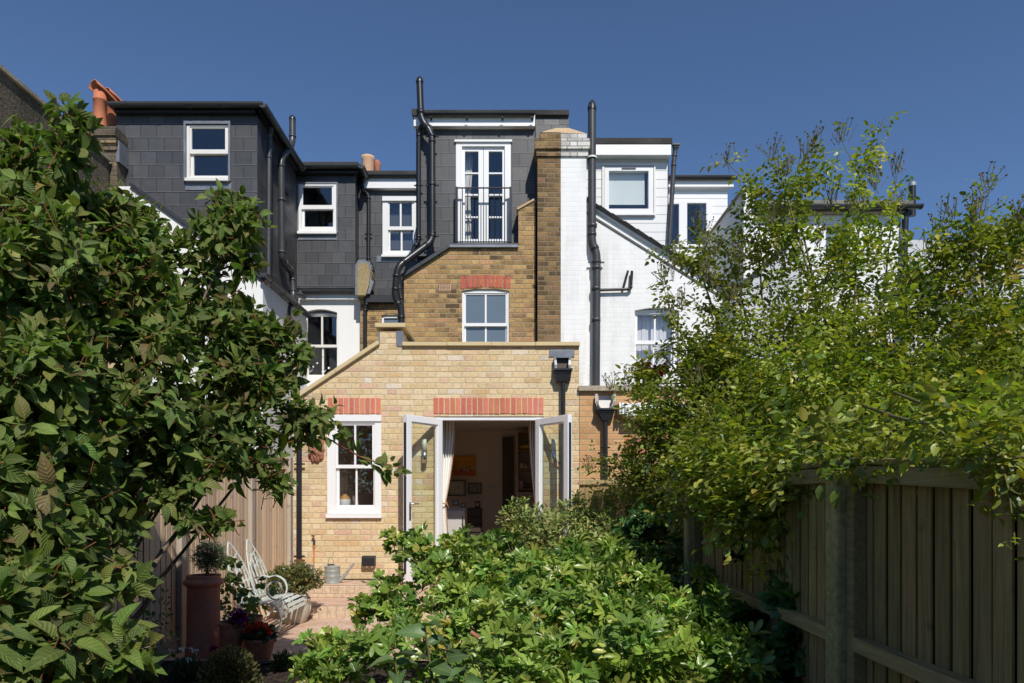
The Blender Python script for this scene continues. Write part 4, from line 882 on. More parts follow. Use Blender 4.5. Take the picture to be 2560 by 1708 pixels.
# right hand fence: rails towards the camera, shaded side
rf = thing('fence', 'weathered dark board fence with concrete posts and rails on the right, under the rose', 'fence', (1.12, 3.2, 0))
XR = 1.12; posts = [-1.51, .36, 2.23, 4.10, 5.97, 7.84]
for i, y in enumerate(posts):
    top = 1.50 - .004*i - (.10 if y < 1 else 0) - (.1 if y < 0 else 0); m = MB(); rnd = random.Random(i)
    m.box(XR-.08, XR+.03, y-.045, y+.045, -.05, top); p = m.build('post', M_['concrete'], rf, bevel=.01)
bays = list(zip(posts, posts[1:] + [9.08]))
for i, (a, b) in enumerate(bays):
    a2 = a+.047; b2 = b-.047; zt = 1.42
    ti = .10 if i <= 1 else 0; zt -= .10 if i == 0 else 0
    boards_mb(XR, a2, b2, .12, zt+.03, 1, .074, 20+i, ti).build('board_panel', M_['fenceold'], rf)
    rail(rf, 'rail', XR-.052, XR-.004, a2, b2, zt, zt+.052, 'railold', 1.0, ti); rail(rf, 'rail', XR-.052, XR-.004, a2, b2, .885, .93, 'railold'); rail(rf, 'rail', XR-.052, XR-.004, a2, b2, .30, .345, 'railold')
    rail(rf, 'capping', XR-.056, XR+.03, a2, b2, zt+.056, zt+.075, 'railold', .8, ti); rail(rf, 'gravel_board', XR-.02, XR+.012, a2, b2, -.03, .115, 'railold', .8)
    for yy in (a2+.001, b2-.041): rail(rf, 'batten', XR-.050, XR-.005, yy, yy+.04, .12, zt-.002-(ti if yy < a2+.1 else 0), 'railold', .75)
# left hand fence, sunny side
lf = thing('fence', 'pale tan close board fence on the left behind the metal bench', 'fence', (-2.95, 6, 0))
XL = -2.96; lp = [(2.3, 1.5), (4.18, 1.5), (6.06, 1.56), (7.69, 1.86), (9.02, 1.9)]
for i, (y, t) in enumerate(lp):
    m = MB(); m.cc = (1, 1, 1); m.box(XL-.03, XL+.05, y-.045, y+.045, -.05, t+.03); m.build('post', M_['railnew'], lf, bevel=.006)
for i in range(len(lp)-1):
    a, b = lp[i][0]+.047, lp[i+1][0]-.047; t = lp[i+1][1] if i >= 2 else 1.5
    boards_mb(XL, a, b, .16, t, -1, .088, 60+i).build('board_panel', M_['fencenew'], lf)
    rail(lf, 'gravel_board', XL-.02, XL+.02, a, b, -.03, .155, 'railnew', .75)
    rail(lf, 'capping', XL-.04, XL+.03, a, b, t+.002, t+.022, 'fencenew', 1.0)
m = MB(); m.tube([(XL+.10, 8.98, PAT), (XL+.10, 8.98, 2.9)], .05, 12); tag(m.build('downpipe', M_['pipe'], loc=(XL+.1, 8.98, PAT)), 'black downpipe rising behind the top of the tan fence', 'pipe') if 0 else None
# panel of brown fence by the neighbour's wall
nf = thing('side_gate_screen', 'brown timber screen standing against the orange brick wall beside the right door', 'fence', (X(1500, 8.95), 8.95, PAT))
m = MB(); x0 = X(1449, 8.9)
for i in range(9): k = random.Random(i).uniform(.8, 1.1); m.cc = (k, k, k); m.box(x0+i*.062, x0+i*.062+.057, 8.88, 8.9, PAT, H(1212, 8.9))
m.build('board_panel', M_['fenceold'], nf)
m = MB(); m.prism(poly([(1446, 1212), (1580, 1205), (1580, 1199), (1452, 1201), (1446, 1207)], 8.86), [], 8.84, 8.93); m.build('capping', M_['railold'], nf)
# ================================================================ fixtures on the yellow wall
def wall_light(px, lab):
    Z = ZF-.075; t = thing('wall_light', lab, 'wall light', P(px, 1158, ZF), 'up and down cylinder lights beside the french doors')
    c = P(px, 1127, Z)
    m = MB(); m.lathe([(0, 0), (.036, 0), (.036, .17), (0, .17)], P(px, 1158, Z), 20); m.box(c.x-.02, c.x+.02, Z+.02, ZF, c.z-.09, c.z-.02); m.build('body', M_['chrome'], t)
    m = MB(); m.lathe([(0, 0), (.030, 0), (.030, .145), (.0, .15)], P(px, 1127, Z)+Vector((0, 0, .005)), 20); m.build('lamp_glass', M_['frost'], t)
wall_light(1061, 'brushed steel cylinder wall light seen through the left door leaf')
wall_light(1384, 'brushed steel cylinder wall light seen through the right door leaf')
sk = thing('outdoor_socket', 'black outdoor socket box with two plugs low on the yellow wall', 'socket', P(923, 1415, ZF))
m = MB(); m.box(X(909, ZF), X(939, ZF), ZF-.08, ZF-.001, H(1414, ZF), H(1394, ZF)); m.prism([(ZF-.10, H(1412, ZF)), (ZF-.001, H(1412, ZF)), (ZF-.001, H(1389, ZF)), (ZF-.06, H(1389, ZF)), (ZF-.10, H(1393, ZF))], [], X(908, ZF), X(940, ZF), axis='x'); m.build('cover', M_['black'], sk, bevel=.004)
for px in (917, 930): m = MB(); m.lathe([(0, 0), (.018, 0), (.02, .02), (.018, .045)], P(px, 1419, ZF-.04), 12); m.build('plug', M_['white'], sk)
# terracotta mask
mk = thing('wall_mask', 'terracotta bearded face plaque hanging on the yellow wall by the downpipe', 'wall mask', P(791, 1130, ZF))
def mask():
    n = 46; vs = []; fs = []; cx, cz = X(791, ZF), H(1127, ZF)
    def g(u, v, a, b, s, h): return h*math.exp(-((u-a)**2+(v-b)**2)/(2*s*s))
    for j in range(n+1):
        for i in range(n+1):
            u = (i/n-.5)*2; v = (j/n-.5)*2; w = .105; hh = .155
            edge = 1 - (abs(u)**2.4 + abs(v*.98)**2.4); k = max(0, edge)**.45
            wob = 1+.07*math.sin(9*math.atan2(v, u)+1)
            d = .075*k + g(u, v, 0, -.02, .10, .03) + g(u, v, 0, -.13, .09, .022) + g(u, v, 0, .12, .08, .016)
            d += g(u, v, -.3, .22, .16, .012) + g(u, v, .3, .22, .16, .012) - g(u, v, -.28, .08, .11, .026) - g(u, v, .28, .08, .11, .026) + g(u, v, -.28, .07, .06, .012) + g(u, v, .28, .07, .06, .012)
            d += g(u, v, -.35, -.12, .15, .014) + g(u, v, .35, -.12, .15, .014) - g(u, v, 0, -.34, .09, .018) + g(u, v, -.16, -.27, .1, .014) + g(u, v, .16, -.27, .1, .014)
            if v < -.4: d += .010*math.sin(u*16+v*5)*k
            if v > .42: d += .016*math.sin(u*13)*math.sin(v*14)*k + .012
            if abs(u) > .6: d += .014*math.sin(v*15)*k
            vs.append((cx+u*w*wob, ZF-d, cz+v*hh*wob))
    for j in range(n):
        for i in range(n):
            fs.append((j*(n+1)+i, j*(n+1)+i+1, (j+1)*(n+1)+i+1, (j+1)*(n+1)+i))
    fs = [f for f in fs if max(ZF-vs[k][1] for k in f) > .012]
    m = MB(); m.add(vs, fs, True); m.build('face', M_['terrapale'], mk)
    m = MB(); rnd = random.Random(3)
    for sx in (-1, 1):
        for k in range(5): c = Vector((cx+sx*(.055+.012*rnd.random()), ZF-.06+.02*rnd.random(), cz+.10+.022*k-.03)); m.lathe([(0, -.02), (.016, -.012), (.021, 0), (.016, .012), (0, .02)], c, 10)
    m.build('grape_cluster', M_['terrapale'], mk)
mask()
# hose on tap
m = MB(); m.tube(bend([P(785, 1342, ZF-.05), P(785, 1362, ZF-.06), P(784, 1420, ZF-.06), P(786, 1440, ZF-.06)], .03), .010, 8); h_ = thing('garden_hose', 'short orange hose hanging from a tap connector on the yellow wall', 'hose', P(785, 1440, ZF-.05)); m.build('pipe', M_['orange'], h_)
m = MB(); m.tube([P(785, 1362, ZF-.06), P(785, 1350, ZF-.06)], .017, 10); m.tube([P(785, 1350, ZF-.06), P(784, 1343, ZF-.05), P(785, 1343, ZF)], .01, 8); m.box(X(782, ZF), X(788, ZF), ZF-.07, ZF-.03, H(1341, ZF), H(1338, ZF)); m.build('tap', M_['greypipe'], h_)
# bucket and watering can on the terrace
bk = thing('bucket', 'small galvanised bucket under the black downpipe', 'bucket', (X(768, 8.9), 8.9, PAT))
c = Vector((X(768, 8.9), 8.9, PAT)); m = MB(); m.lathe([(0, .0), (.068, .0), (.07, .006), (.078, .12), (.082, .13), (.082, .138), (.086, .205), (.090, .21), (.088, .218), (.082, .214), (.075, .12), (.064, .012), (0, .012)], c, 28); m.build('body', M_['galv'], bk)
m = MB(); m.tube([c + Vector((.088*math.cos(a), -.03-.02*math.sin(a), .19-.075*math.sin(a))) for a in [math.pi*k/10 for k in range(11)]], .003, 6); m.build('handle', M_['galv'], bk)
def watering_can():
    Z = 8.72; t = thing('watering_can', 'grey galvanised watering can with its spout to the right on the terrace', 'watering can', (X(831, Z), Z, PAT)); c = Vector((X(831, Z), Z, PAT)); r = .098
    m = MB(); m.lathe([(0, 0), (r, 0), (r+.003, .006), (r, .012), (r, .085), (r+.003, .09), (r, .095), (r, .15), (r+.003, .155), (r, .16), (r, .205), (r+.004, .209), (r, .213), (r-.004, .215), (r-.03, .222), (.035, .228)], c, 32); m.build('body', M_['galv'], t)
    m = MB()
    m.lathe([(.0, .0), (.045, .0), (.045, .022), (.0, .03)], c + Vector((-.02, 0, .215)), 14); m.build('filler', M_['black'], t)
    m = MB(); m.tube([c + Vector((r-.01, 0, .03)), c + Vector((r+.05, -.01, .085)), c + Vector((r+.17, -.02, .235))], .02, 12, rs=[.036, .022, .012]); m.lathe([(.011, 0), (.016, .012), (.017, .016), (0, .016)], c + Vector((r+.17, -.02, .235)), 10, axis=Matrix.Rotation(R(38), 3, 'Y')); m.build('spout', M_['galv'], t)
    m = MB(); pts = [c + Vector((-.02+.038*math.cos(a), 0, .225+.10*math.sin(a))) for a in [math.pi*k/12 for k in range(13)]]; m.ribbon(pts, .02, .004, (0, 1, 0)); m.build('top_handle', M_['galv'], t)
    m = MB(); m.tube(bend([c + Vector((-r, 0, .205)), c + Vector((-r-.06, 0, .212)), c + Vector((-r-.075, 0, .16)), c + Vector((-r, 0, .08))], .05, 5), .006, 8); m.build('back_handle', M_['galv'], t)
watering_can()
# ================================================================ metal bench
def bench():
    t = thing('garden_bench', 'pale mint wrought metal bench with gothic arched back and scrolled arms', 'bench', (-2.5, 7.07, .02))
    ya, yb = 6.60, 7.56; ym = (ya+yb)/2; mt = M_['mint']
    # seat profile in (x,z): from back to rolled front
    prof = [(-2.66, .345), (-2.60, .335), (-2.53, .345), (-2.46, .36), (-2.39, .372), (-2.33, .37), (-2.285, .345), (-2.26, .30), (-2.25, .25)]
    m = MB()
    for i, (x, z) in enumerate(prof):
        j0 = prof[max(i-1, 0)]; j1 = prof[min(i+1, len(prof)-1)]; d = Vector((j1[0]-j0[0], 0, j1[1]-j0[1])).normalized()*.017
        nn = Vector((-d.z, 0, d.x)).normalized()*.003
        a = Vector((x, ya, z)); b = Vector((x, yb, z)); vs = []
        for p in (a, b): vs += [p-d-nn, p+d-nn, p+d+nn, p-d+nn]
        m.add(vs, [(0,1,2,3),(7,6,5,4),(0,4,5,1),(1,5,6,2),(2,6,7,3),(3,7,4,0)])
    m.build('seat', mt, t)
    m = MB()
    for y in (ya+.005, ym, yb-.005): m.ribbon([Vector((x, y, z-.008)) for x, z in prof], .022, .007, (0, 1, 0))
    m.build('seat_support', mt, t)
    # back: two gothic arches leaning back
    base = Vector((-2.64, 0, .36)); top = Vector((-2.84, 0, .95)); up = (top-base); 
    def bp(y, h): return Vector((base.x+up.x*h, y, base.z+up.z*h))
    for (y0, y1) in ((ya, ym-.01), (ym+.01, yb)):
        w = y1-y0; yc = (y0+y1)/2; m = MB()
        def arc(p, q, h0, h1, bul=.12):
            return [bp(p+(q-p)*(s**2.9), h0+(h1-h0)*s) for s in [k/12 for k in range(13)]]
        th = .027
        m.ribbon(arc(y0, yc, 0, 1), th, .007, (0, 1, .0)) ; m.ribbon(arc(y1, yc, 0, 1), th, .007, (0, 1, 0))
        for k in (1, 2, 3, 4):
            yy = y0+w*k/5; hmax = .42+.12*min(k, 5-k)
            m.ribbon([bp(yy, .14*s*hmax/.5) for s in range(0, 5)], .022, .007, (0, 1, 0))
        # intersecting tracery
        m.ribbon(arc(y0+w*.2, y1-w*.22, .42, .80), .022, .007, (0, 1, 0)); m.ribbon(arc(y1-w*.2, y0+w*.22, .42, .80), .022, .007, (0, 1, 0))
        m.ribbon(arc(y0+w*.4, y1-w*.12, .40, .62), .022, .007, (0, 1, 0)); m.ribbon(arc(y1-w*.4, y0+w*.12, .40, .62), .022, .007, (0, 1, 0))
        m.ribbon([bp(y0+.0, .09), bp(y1, .09)], .006, .03, (1, 0, 0)); m.ribbon([bp(y0, .02), bp(y1, .02)], .006, .03, (1, 0, 0))
        m.build('backrest', mt, t)
    for y in (ya, yb):
        # arm: line from back curling down into a scroll
        m = MB(); pts = [bp(y, .33), Vector((-2.55, y, .60)), Vector((-2.40, y, .635))]
        cx, cz = -2.285, .505
        for k in range(0, 44):
            a = R(118) - k*R(17); r = .135*(1-k/50.0)**1.0
            if k > 18: r = .135*(1-18/50.0) * (1-(k-18)/30.0)
            pts.append(Vector((cx + r*math.cos(a)*.95 , y, cz + r*math.sin(a))))
        m.ribbon(pts, .024, .012, (0, 1, 0)); m.build('armrest', mt, t)
        m = MB(); m.ribbon(bend([Vector((-2.40, y, .365)), Vector((-2.27, y, .35)), Vector((-2.225, y, .18)), Vector((-2.27, y, .06)), Vector((-2.36, y, .025)), Vector((-2.40, y, .03))], .09, 5), .024, .013, (0, 1, 0)); m.build('leg', mt, t)
        m = MB(); m.ribbon(bend([Vector((-2.62, y, .35)), Vector((-2.60, y, .2)), Vector((-2.72, y, .08)), Vector((-2.78, y, .025))], .08, 5), .024, .013, (0, 1, 0)); m.build('leg', mt, t)
    m = MB(); m.ribbon([Vector((-2.44, ya, .10)), Vector((-2.44, yb, .10))], .005, .018, (1, 0, 0)); 
    for y in (ya, yb): m.ribbon([Vector((-2.25, y, .14)), Vector((-2.44, y, .10)), Vector((-2.66, y, .14))], .018, .007, (0, 1, 0))
    m.build('stretcher', mt, t)
bench()
# ================================================================ pots
def pot(name, lab, c, prof, mat, n=32, soil=None, extra=None, parts=()):
    t = thing(name, lab, 'plant pot' if name != 'saucer' else 'saucer', c); m = MB(); m.lathe(prof, c, n); m.build('body', M_[mat], t)
    if soil: m = MB(); m.lathe([(0, soil[1]), (soil[0], soil[1])], c, n); m.build('compost', M_['soil'], t)
    return t
zg = .004
cp1 = Vector((X(509, 5.9), 5.9, zg))
t = pot('plant_pot', 'tall terracotta chimney pot planter with a thick rolled rim', cp1, [(.150, 0), (.145, .10), (.135, .15), (.132, .60), (.140, .625), (.155, .63), (.163, .645), (.163, .665), (.150, .68), (.135, .685), (.140, .70), (.140, .715), (.125, .715), (.115, .66)], 'terra', soil=(.118, .668))
cp2 = Vector((X(579, 5.75), 5.75, zg))
t = pot('plant_pot', 'dusty terracotta cylinder pot with moulded rings below the rim holding purple petunias', cp2, [(.088, 0), (.093, .01), (.094, .25), (.097, .26), (.094, .27), (.098, .28), (.094, .29), (.104, .305), (.110, .325), (.106, .34), (.094, .34), (.09, .30)], 'terrapale', soil=(.092, .30))
cp3 = Vector((X(624, 6.15), 6.15, .02))
t = pot('plant_pot', 'plain terracotta pot behind the ringed pot', cp3, [(.085, 0), (.105, .26), (.112, .265), (.115, .30), (.106, .30), (.1, .26)], 'terra', soil=(.103, .27))
cp4 = Vector((X(650, 5.74), 5.74, .02)); pr = [(.078, 0), (.086, .02)]
for k in range(7): pr += [(.090+.0045*k, .035+k*.017), (.094+.0045*k, .041+k*.017), (.090+.0045*k, .047+k*.017)]
pr += [(.120, .155), (.127, .16), (.130, .18), (.126, .188), (.118, .188), (.11, .15)]
t = pot('plant_pot', 'ribbed terracotta bowl pot with the red geranium', cp4, pr, 'terra', soil=(.115, .165))
m = MB(); m.lathe([(0, .0), (.115, .0), (.128, .012), (.130, .016), (.122, .016), (.108, .006), (0, .006)], cp4 - Vector((0, 0, .014)), 32); tag(m.build('saucer', M_['lead'], loc=cp4), 'grey saucer under the ribbed terracotta bowl pot', 'saucer')
cp5 = Vector((X(735, 7.5), 7.5, .02)); t = pot('plant_pot', 'large cream glazed pot behind the bench seat', cp5, [(.11, 0), (.13, .02), (.165, .12), (.172, .18), (.168, .24), (.176, .25), (.176, .27), (.16, .27), (.155, .22)], 'creampot', soil=(.158, .24))
cp6 = Vector((X(1100, 8.55), 8.55, PAT)); t = pot('plant_pot', 'small clay pot of white flowers by the door', cp6, [(.09, 0), (.13, .13), (.14, .135), (.14, .155), (.125, .155), (.12, .12)], 'terra', soil=(.12, .13))
# ================================================================ things in the garden room
zb = 12.97
def item(name, lab, cat, fn, loc, mat='col', group=None, bevel=0):
    m = MB(); fn(m); return tag(m.build(name, M_[mat], loc=loc, bevel=bevel), lab, cat, group)
def picture(px, fr, lab, canvas, seed):
    t = thing('picture', lab, 'picture', P((px[0]+px[2])/2, px[3], zb)); m = MB()
    if fr: m.cc = fr; m.prism(prect(*px, zb), [prect(px[0]+2.2, px[1]+2.2, px[2]-2.2, px[3]-2.2, zb)], zb-.03, zb-.002); m.build('frame', M_['col'], t)
    m = MB(); canvas(m); m.build('canvas', M_['col'], t)
def can1(m):
    r = random.Random(1); m.cc = (.75, .33, .03); m.box(X(1129, zb), X(1190, zb), zb-.03, zb-.005, H(1190, zb), H(1141, zb))
    m.cc = (.62, .16, .02); m.box(X(1130, zb), X(1189, zb), zb-.033, zb-.031, H(1189, zb), H(1175, zb))
    for k in range(40):
        m.cc = r.choice([(.05,.04,.04), (.5,.48,.44), (.25,.22,.2), (.7,.65,.55)]); a = r.uniform(1131, 1187); b = r.uniform(1164, 1177); m.box(X(a, zb), X(a+r.uniform(1, 3), zb), zb-.036, zb-.034-.001*r.random(), H(b+r.uniform(1, 5), zb), H(b, zb))
def can2(m):
    r = random.Random(2); m.cc = (.5, .47, .42); m.box(X(1121, zb), X(1162, zb), zb-.012, zb-.004, H(1238, zb), H(1202, zb)); m.cc = (.68, .66, .6); m.box(X(1126, zb), X(1157, zb), zb-.014, zb-.0125, H(1233, zb), H(1208, zb))
    for k in range(14): m.cc = (.2, .19, .18); a = r.uniform(1136, 1152); b = r.uniform(1214, 1222); m.box(X(a, zb), X(a+2, zb), zb-.016, zb-.0145, H(b+1.2, zb), H(b, zb))
def can3(m):
    r = random.Random(3); m.cc = (.34, .33, .27); m.box(X(1173, zb), X(1202, zb), zb-.012, zb-.004, H(1232, zb), H(1210, zb))
    for k in range(30): v = r.uniform(.1, .8); m.cc = (v, v, v*.9); a = r.uniform(1174, 1198); b = r.uniform(1211, 1228); m.box(X(a, zb), X(a+r.uniform(1, 3), zb), zb-.016, zb-.0145, H(b+r.uniform(1, 3), zb), H(b, zb))
picture((1129, 1141, 1190, 1190), None, 'orange unframed canvas on the room wall', can1, 1)
picture((1119, 1200, 1164, 1240), (.035, .028, .022), 'larger black framed pale print under the orange canvas', can2, 2)
picture((1171, 1208, 1204, 1234), (.035, .028, .022), 'small black framed photograph right of the pale print', can3, 3)
item('light_switch', 'pale double switch plate on the room wall right of the pictures', 'switch', lambda m: (setattr(m, 'cc', (.6, .56, .5)), m.box(X(1221, zb), X(1229, zb), zb-.02, zb-.002, H(1220, zb), H(1212, zb)), m.box(X(1231, zb), X(1239, zb), zb-.02, zb-.002, H(1220, zb), H(1212, zb))), P(1230, 1220, zb))
cl = P(1225, 1069, 10.9); cl.z = 2.69
item('ceiling_light', 'small round glass ceiling light in the garden room', 'ceiling light', lambda m: (setattr(m, 'cc', (.8, .78, .72)), m.lathe([(0, -.06), (.06, -.055), (.085, -.02), (.085, 0)], cl, 20)), cl)
# fridge
zf = 10.5; fr = thing('fridge', 'low cream fridge just inside the left of the doorway', 'fridge', (X(1140, zf), zf, PAT+.02)); xa_, xb_ = X(1108, zf), X(1162, zf)
m = MB(); m.cc = (.50, .46, .43); m.box(xa_, xb_, zf, zf+.55, PAT+.06, H(1270, zf)); m.build('cabinet', M_['col'], fr, bevel=.012)
m = MB(); m.cc = (.55, .52, .50); m.box(xa_, xb_, zf-.05, zf-.004, PAT+.08, H(1276, zf)); d_ = m.build('door', M_['col'], fr, bevel=.012)
m = MB(); m.tube([P(1157, 1290, zf-.07), P(1157, 1330, zf-.07)], .01, 8); m.build('handle', M_['chrome'], d_)
sd = thing('sideboard', 'dark wooden cabinet beyond the fridge', 'cabinet', (X(1187, 12.5), 12.5, PAT+.02)); m = MB(); m.cc = (.06, .04, .03); m.box(X(1168, 12.3), X(1203, 12.3), 12.3, 12.75, PAT+.02, H(1270, 12.3)); m.build('cabinet', M_['col'], sd, bevel=.008)
m = MB(); m.cc = (.09, .06, .045)
for k in range(3): m.box(X(1170, 12.3), X(1201, 12.3), 12.28, 12.298, H(1290+k*20, 12.3), H(1274+k*20, 12.3))
m.build('drawer', M_['col'], sd, bevel=.003)
item('radio', 'small dark radio standing on the cabinet', 'radio', lambda m: (setattr(m, 'cc', (.12, .05, .03)), m.box(X(1186, 12.3), X(1200, 12.3), 12.35, 12.5, H(1269.5, 12.3), H(1253, 12.3)), setattr(m, 'cc', (.35, .3, .25)), m.tube([P(1193, 1261, 12.345), P(1193, 1261, 12.352)], .03, 12)), P(1193, 1270, 12.4), bevel=.008)
item('photo_frame', 'small photo frame standing on the fridge', 'photo frame', lambda m: (setattr(m, 'cc', (.08, .05, .04)), m.prism(prect(1128, 1251, 1145, 1264.5, zf), [prect(1130.5, 1253.5, 1142.5, 1262, zf)], zf+.2, zf+.22), setattr(m, 'cc', (.5, .45, .4)), m.prism(prect(1130, 1253, 1143, 1262.5, zf), [], zf+.205, zf+.215)), P(1136, 1264, zf+.2))
item('storage_box', 'dark red box on the fridge top right of the photo frame', 'box', lambda m: (setattr(m, 'cc', (.2, .05, .03)), m.box(X(1150, zf), X(1161, zf), zf+.15, zf+.3, H(1269, zf), H(1257, zf)), setattr(m, 'cc', (.4, .35, .3)), m.box(X(1152, zf), X(1159, zf), zf+.145, zf+.149, H(1267, zf), H(1260, zf))), P(1155, 1269, zf+.2), bevel=.004)
# shelving
zs_ = 12.2; sh = thing('shelf_unit', 'tall pale shelf unit on the right of the garden room', 'shelf unit', (X(1320, zs_), zs_, PAT+.02)); sx0, sx1 = X(1291, zs_), X(1352, zs_)
m = MB(); m.cc = (.46, .40, .33); m.box(sx0, sx0+.03, zs_, zs_+.35, PAT+.02, H(1078, zs_)); m.box(sx1, sx1+.03, zs_, zs_+.35, PAT+.02, H(1078, zs_)); m.box(sx0+.03, sx1, zs_+.33, zs_+.35, PAT+.02, H(1078, zs_)); m.build('carcass', M_['col'], sh)
for py in (1080, 1125, 1175, 1222):
    m = MB(); m.cc = (.28, .15, .09); m.box(sx0+.031, sx1-.001, zs_+.01, zs_+.329, H(py, zs_)-.025, H(py, zs_)); m.build('shelf', M_['col'], sh)
m = MB(); m.cc = (.36, .31, .26); m.box(sx0+.031, sx1-.001, zs_+.005, zs_+.03, PAT+.1, H(1230, zs_))
for k in range(8): m.cc = (.28, .24, .2); m.box(sx0+.05+k*.05, sx0+.06+k*.05, zs_-.001, zs_+.004, PAT+.15, H(1236, zs_))
m.build('door', M_['col'], sh)
def jug(name, lab, px, py, s, c, g=None, cat='ornament'):
    o = P(px, py, zs_+.12); o.z = H(py, zs_)+.001
    def f(m): m.cc = c; m.lathe([(0, 0), (.03*s, 0), (.055*s, .03*s), (.06*s, .07*s), (.035*s, .11*s), (.04*s, .13*s), (.032*s, .13*s)], o, 16); m.tube([o+Vector((.05*s, 0, .04*s)), o+Vector((.09*s, 0, .07*s)), o+Vector((.05*s, 0, .10*s))], .008*s, 6)
    item(name, lab, cat, f, o, group=g)
jug('teapot', 'silver teapot, leftmost on the middle shelf', 1304, 1175, 1.0, (.5, .47, .42), cat='teapot'); jug('jug', 'small silver jug, middle of the three vessels on the shelf', 1316, 1175, .75, (.5, .47, .42), cat='jug'); jug('mug', 'dark mug on the middle shelf beside the curtain', 1327, 1175, .8, (.3, .26, .2), cat='mug')
o = P(1314, 1124, zs_+.15); o.z = H(1125, zs_)+.001
item('bowl', 'yellow oval bowl on the top shelf', 'bowl', lambda m: (setattr(m, 'cc', (.55, .38, .05)), m.lathe([(0, 0), (.06, 0), (.12, .04), (.14, .09), (.125, .09), (.1, .04)], o, 20)), o)
item('photo_frame', 'pale pink photo frame on the lower shelf', 'photo frame', lambda m: (setattr(m, 'cc', (.6, .42, .38)), m.prism(prect(1294, 1202, 1307, 1221.5, zs_), [prect(1297, 1205, 1304, 1218, zs_)], zs_+.1, zs_+.12), setattr(m, 'cc', (.35, .3, .28)), m.prism(prect(1296.5, 1204.5, 1304.5, 1218.5, zs_), [], zs_+.105, zs_+.115)), P(1300, 1221, zs_+.1))
item('candle_glass', 'dark round glass holder next to the pink photo frame', 'candle holder', lambda m: (setattr(m, 'cc', (.12, .11, .10)), m.lathe([(0, 0), (.04, 0), (.042, .1), (.036, .1), (.034, .02)], Vector((X(1318, zs_), zs_+.12, H(1222, zs_)+.001)), 16)), P(1318, 1222, zs_+.12))
# curtains of the french doors
def curtain(sx, lab, xt0, xt1, xm0, xm1, xb0, xb1, ytie=1258):
    Z = ZF+ft+.14; t = thing('curtain', lab, 'curtain', P((xt0+xt1)/2, 1440, Z)); n = 44; rows = 26; vs = []; fs = []
    for j in range(rows+1):
        v = j/rows; py = 1046 + v*(1400-1046); tt = (ytie-1046)/(1400-1046)
        if v < tt: s = v/tt; s = s**1.7; a = xt0+(xm0-xt0)*s; b = xt1+(xm1-xt1)*s
        else: s = (v-tt)/(1-tt); s = s**.8; a = xm0+(xb0-xm0)*s; b = xm1+(xb1-xm1)*s
        am = .045*(.35+.65*abs(v-tt)/max(tt, 1-tt))
        for i in range(n+1):
            u = i/n; y = Z + am*math.sin(u*math.pi*11+.8*math.sin(v*3)) + .01*math.sin(u*31)
            vs.append((X(a+(b-a)*u, Z), y, H(py, Z)))
    for j in range(rows):
        for i in range(n): fs.append((j*(n+1)+i, j*(n+1)+i+1, (j+1)*(n+1)+i+1, (j+1)*(n+1)+i))
    m = MB(); m.add(vs, fs, True); m.build('cloth', M_['curtain'], t)
    e = n if sx < 0 else 0
    m = MB(); m.ribbon([Vector(vs[j*(n+1)+e]) for j in range(rows+1)], .012, .006, (1, 0, 0)); m.build('lining_edge', M_['tan'], t)
    m = MB(); c = P((xm0+xm1)/2, ytie, Z); w = abs(X(xm1, Z)-X(xm0, Z))/2+.02
    m.tube([c + Vector((w*math.cos(a), .06*math.sin(a), .01*math.sin(a*2))) for a in [2*math.pi*k/14 for k in range(15)]], .009, 6)
    m.ribbon([c + Vector((w*.8, -.05, 0)), c + Vector((w*1.3, -.06, -.03)), c + Vector((w*1.5, -.06, -.07))], .02, .004, (0, 0, 1)); m.build('tieback', M_['tan'], t)
curtain(-1, 'cream curtain tied back at the left of the open french doors', 1096, 1139, 1101, 1114, 1097, 1124)
curtain(1, 'cream curtain gathered at the right of the open french doors', 1322, 1350, 1337, 1349, 1333, 1350)
# stoneware jar and blind things in the kitchen window
o = Vector((X(862, 9.33), 9.34, H(1264, 9.33))); 
jr = thing('stoneware_jar', 'cream and tan stoneware jar inside the small ground floor window', 'jar', o)
m = MB(); m.lathe([(0, 0), (.068, 0), (.074, .01), (.074, .07), (.073, .085)], o, 24); m.build('base', M_['curtain'], jr)
m = MB(); m.cc = (.55, .27, .08); m.lathe([(.073, .085), (.066, .11), (.044, .13), (.028, .138), (.03, .155), (.022, .155)], o, 24); m.build('shoulder', M_['col'], jr)
m = MB(); m.cc = (.3, .27, .24); m.box(X(812, 9.3), X(952, 9.3), 9.225, 9.75, o.z-.03, o.z-.001); m.build('window_shelf', M_['col'], house)
# ================================================================ plants
rng = np.random.default_rng(7)
def nrm_(a): return a / (np.linalg.norm(a, axis=-1, keepdims=True) + 1e-9)
def leaf_tpl(st, wd, fold=.25, curl=.25, wave=0):
    """leaf along +y, unit length; returns verts (width as x factor), faces, uv"""
    v = [(0, 0, 0)]; uv = [(0, 0)]; n = len(st)
    for s, w in zip(st, wd):
        z = -curl*s*s
        v += [(-w, s, z + fold*w + wave*math.sin(s*9)), (0, s, z), (w, s, z + fold*w - wave*math.sin(s*9))]; uv += [(-1, s), (0, s), (1, s)]
    v.append((0, 1, -curl)); uv.append((0, 1)); T = len(v)-1
    f = [(0, 2, 1), (0, 3, 2)]
    for i in range(n-1):
        a = 1+3*i; b = a+3; f += [(a, a+1, b+1, b), (a+1, a+2, b+2, b+1)]
    a = 1+3*(n-1); f += [(a, a+1, T), (a+1, a+2, T)]
    return np.array(v, np.float32), f, np.array(uv, np.float32)
T_VIB = leaf_tpl((.12, .32, .58, .82), (.15, .255, .25, .13), .32, .34, .01)
T_ROSE = leaf_tpl((.16, .45, .78), (.20, .30, .20), .3, .2)
T_CHO = leaf_tpl((.2, .5, .78, .94), (.10, .20, .215, .11), .25, .18)
T_THIN = leaf_tpl((.5,), (.10,), .1, .2)
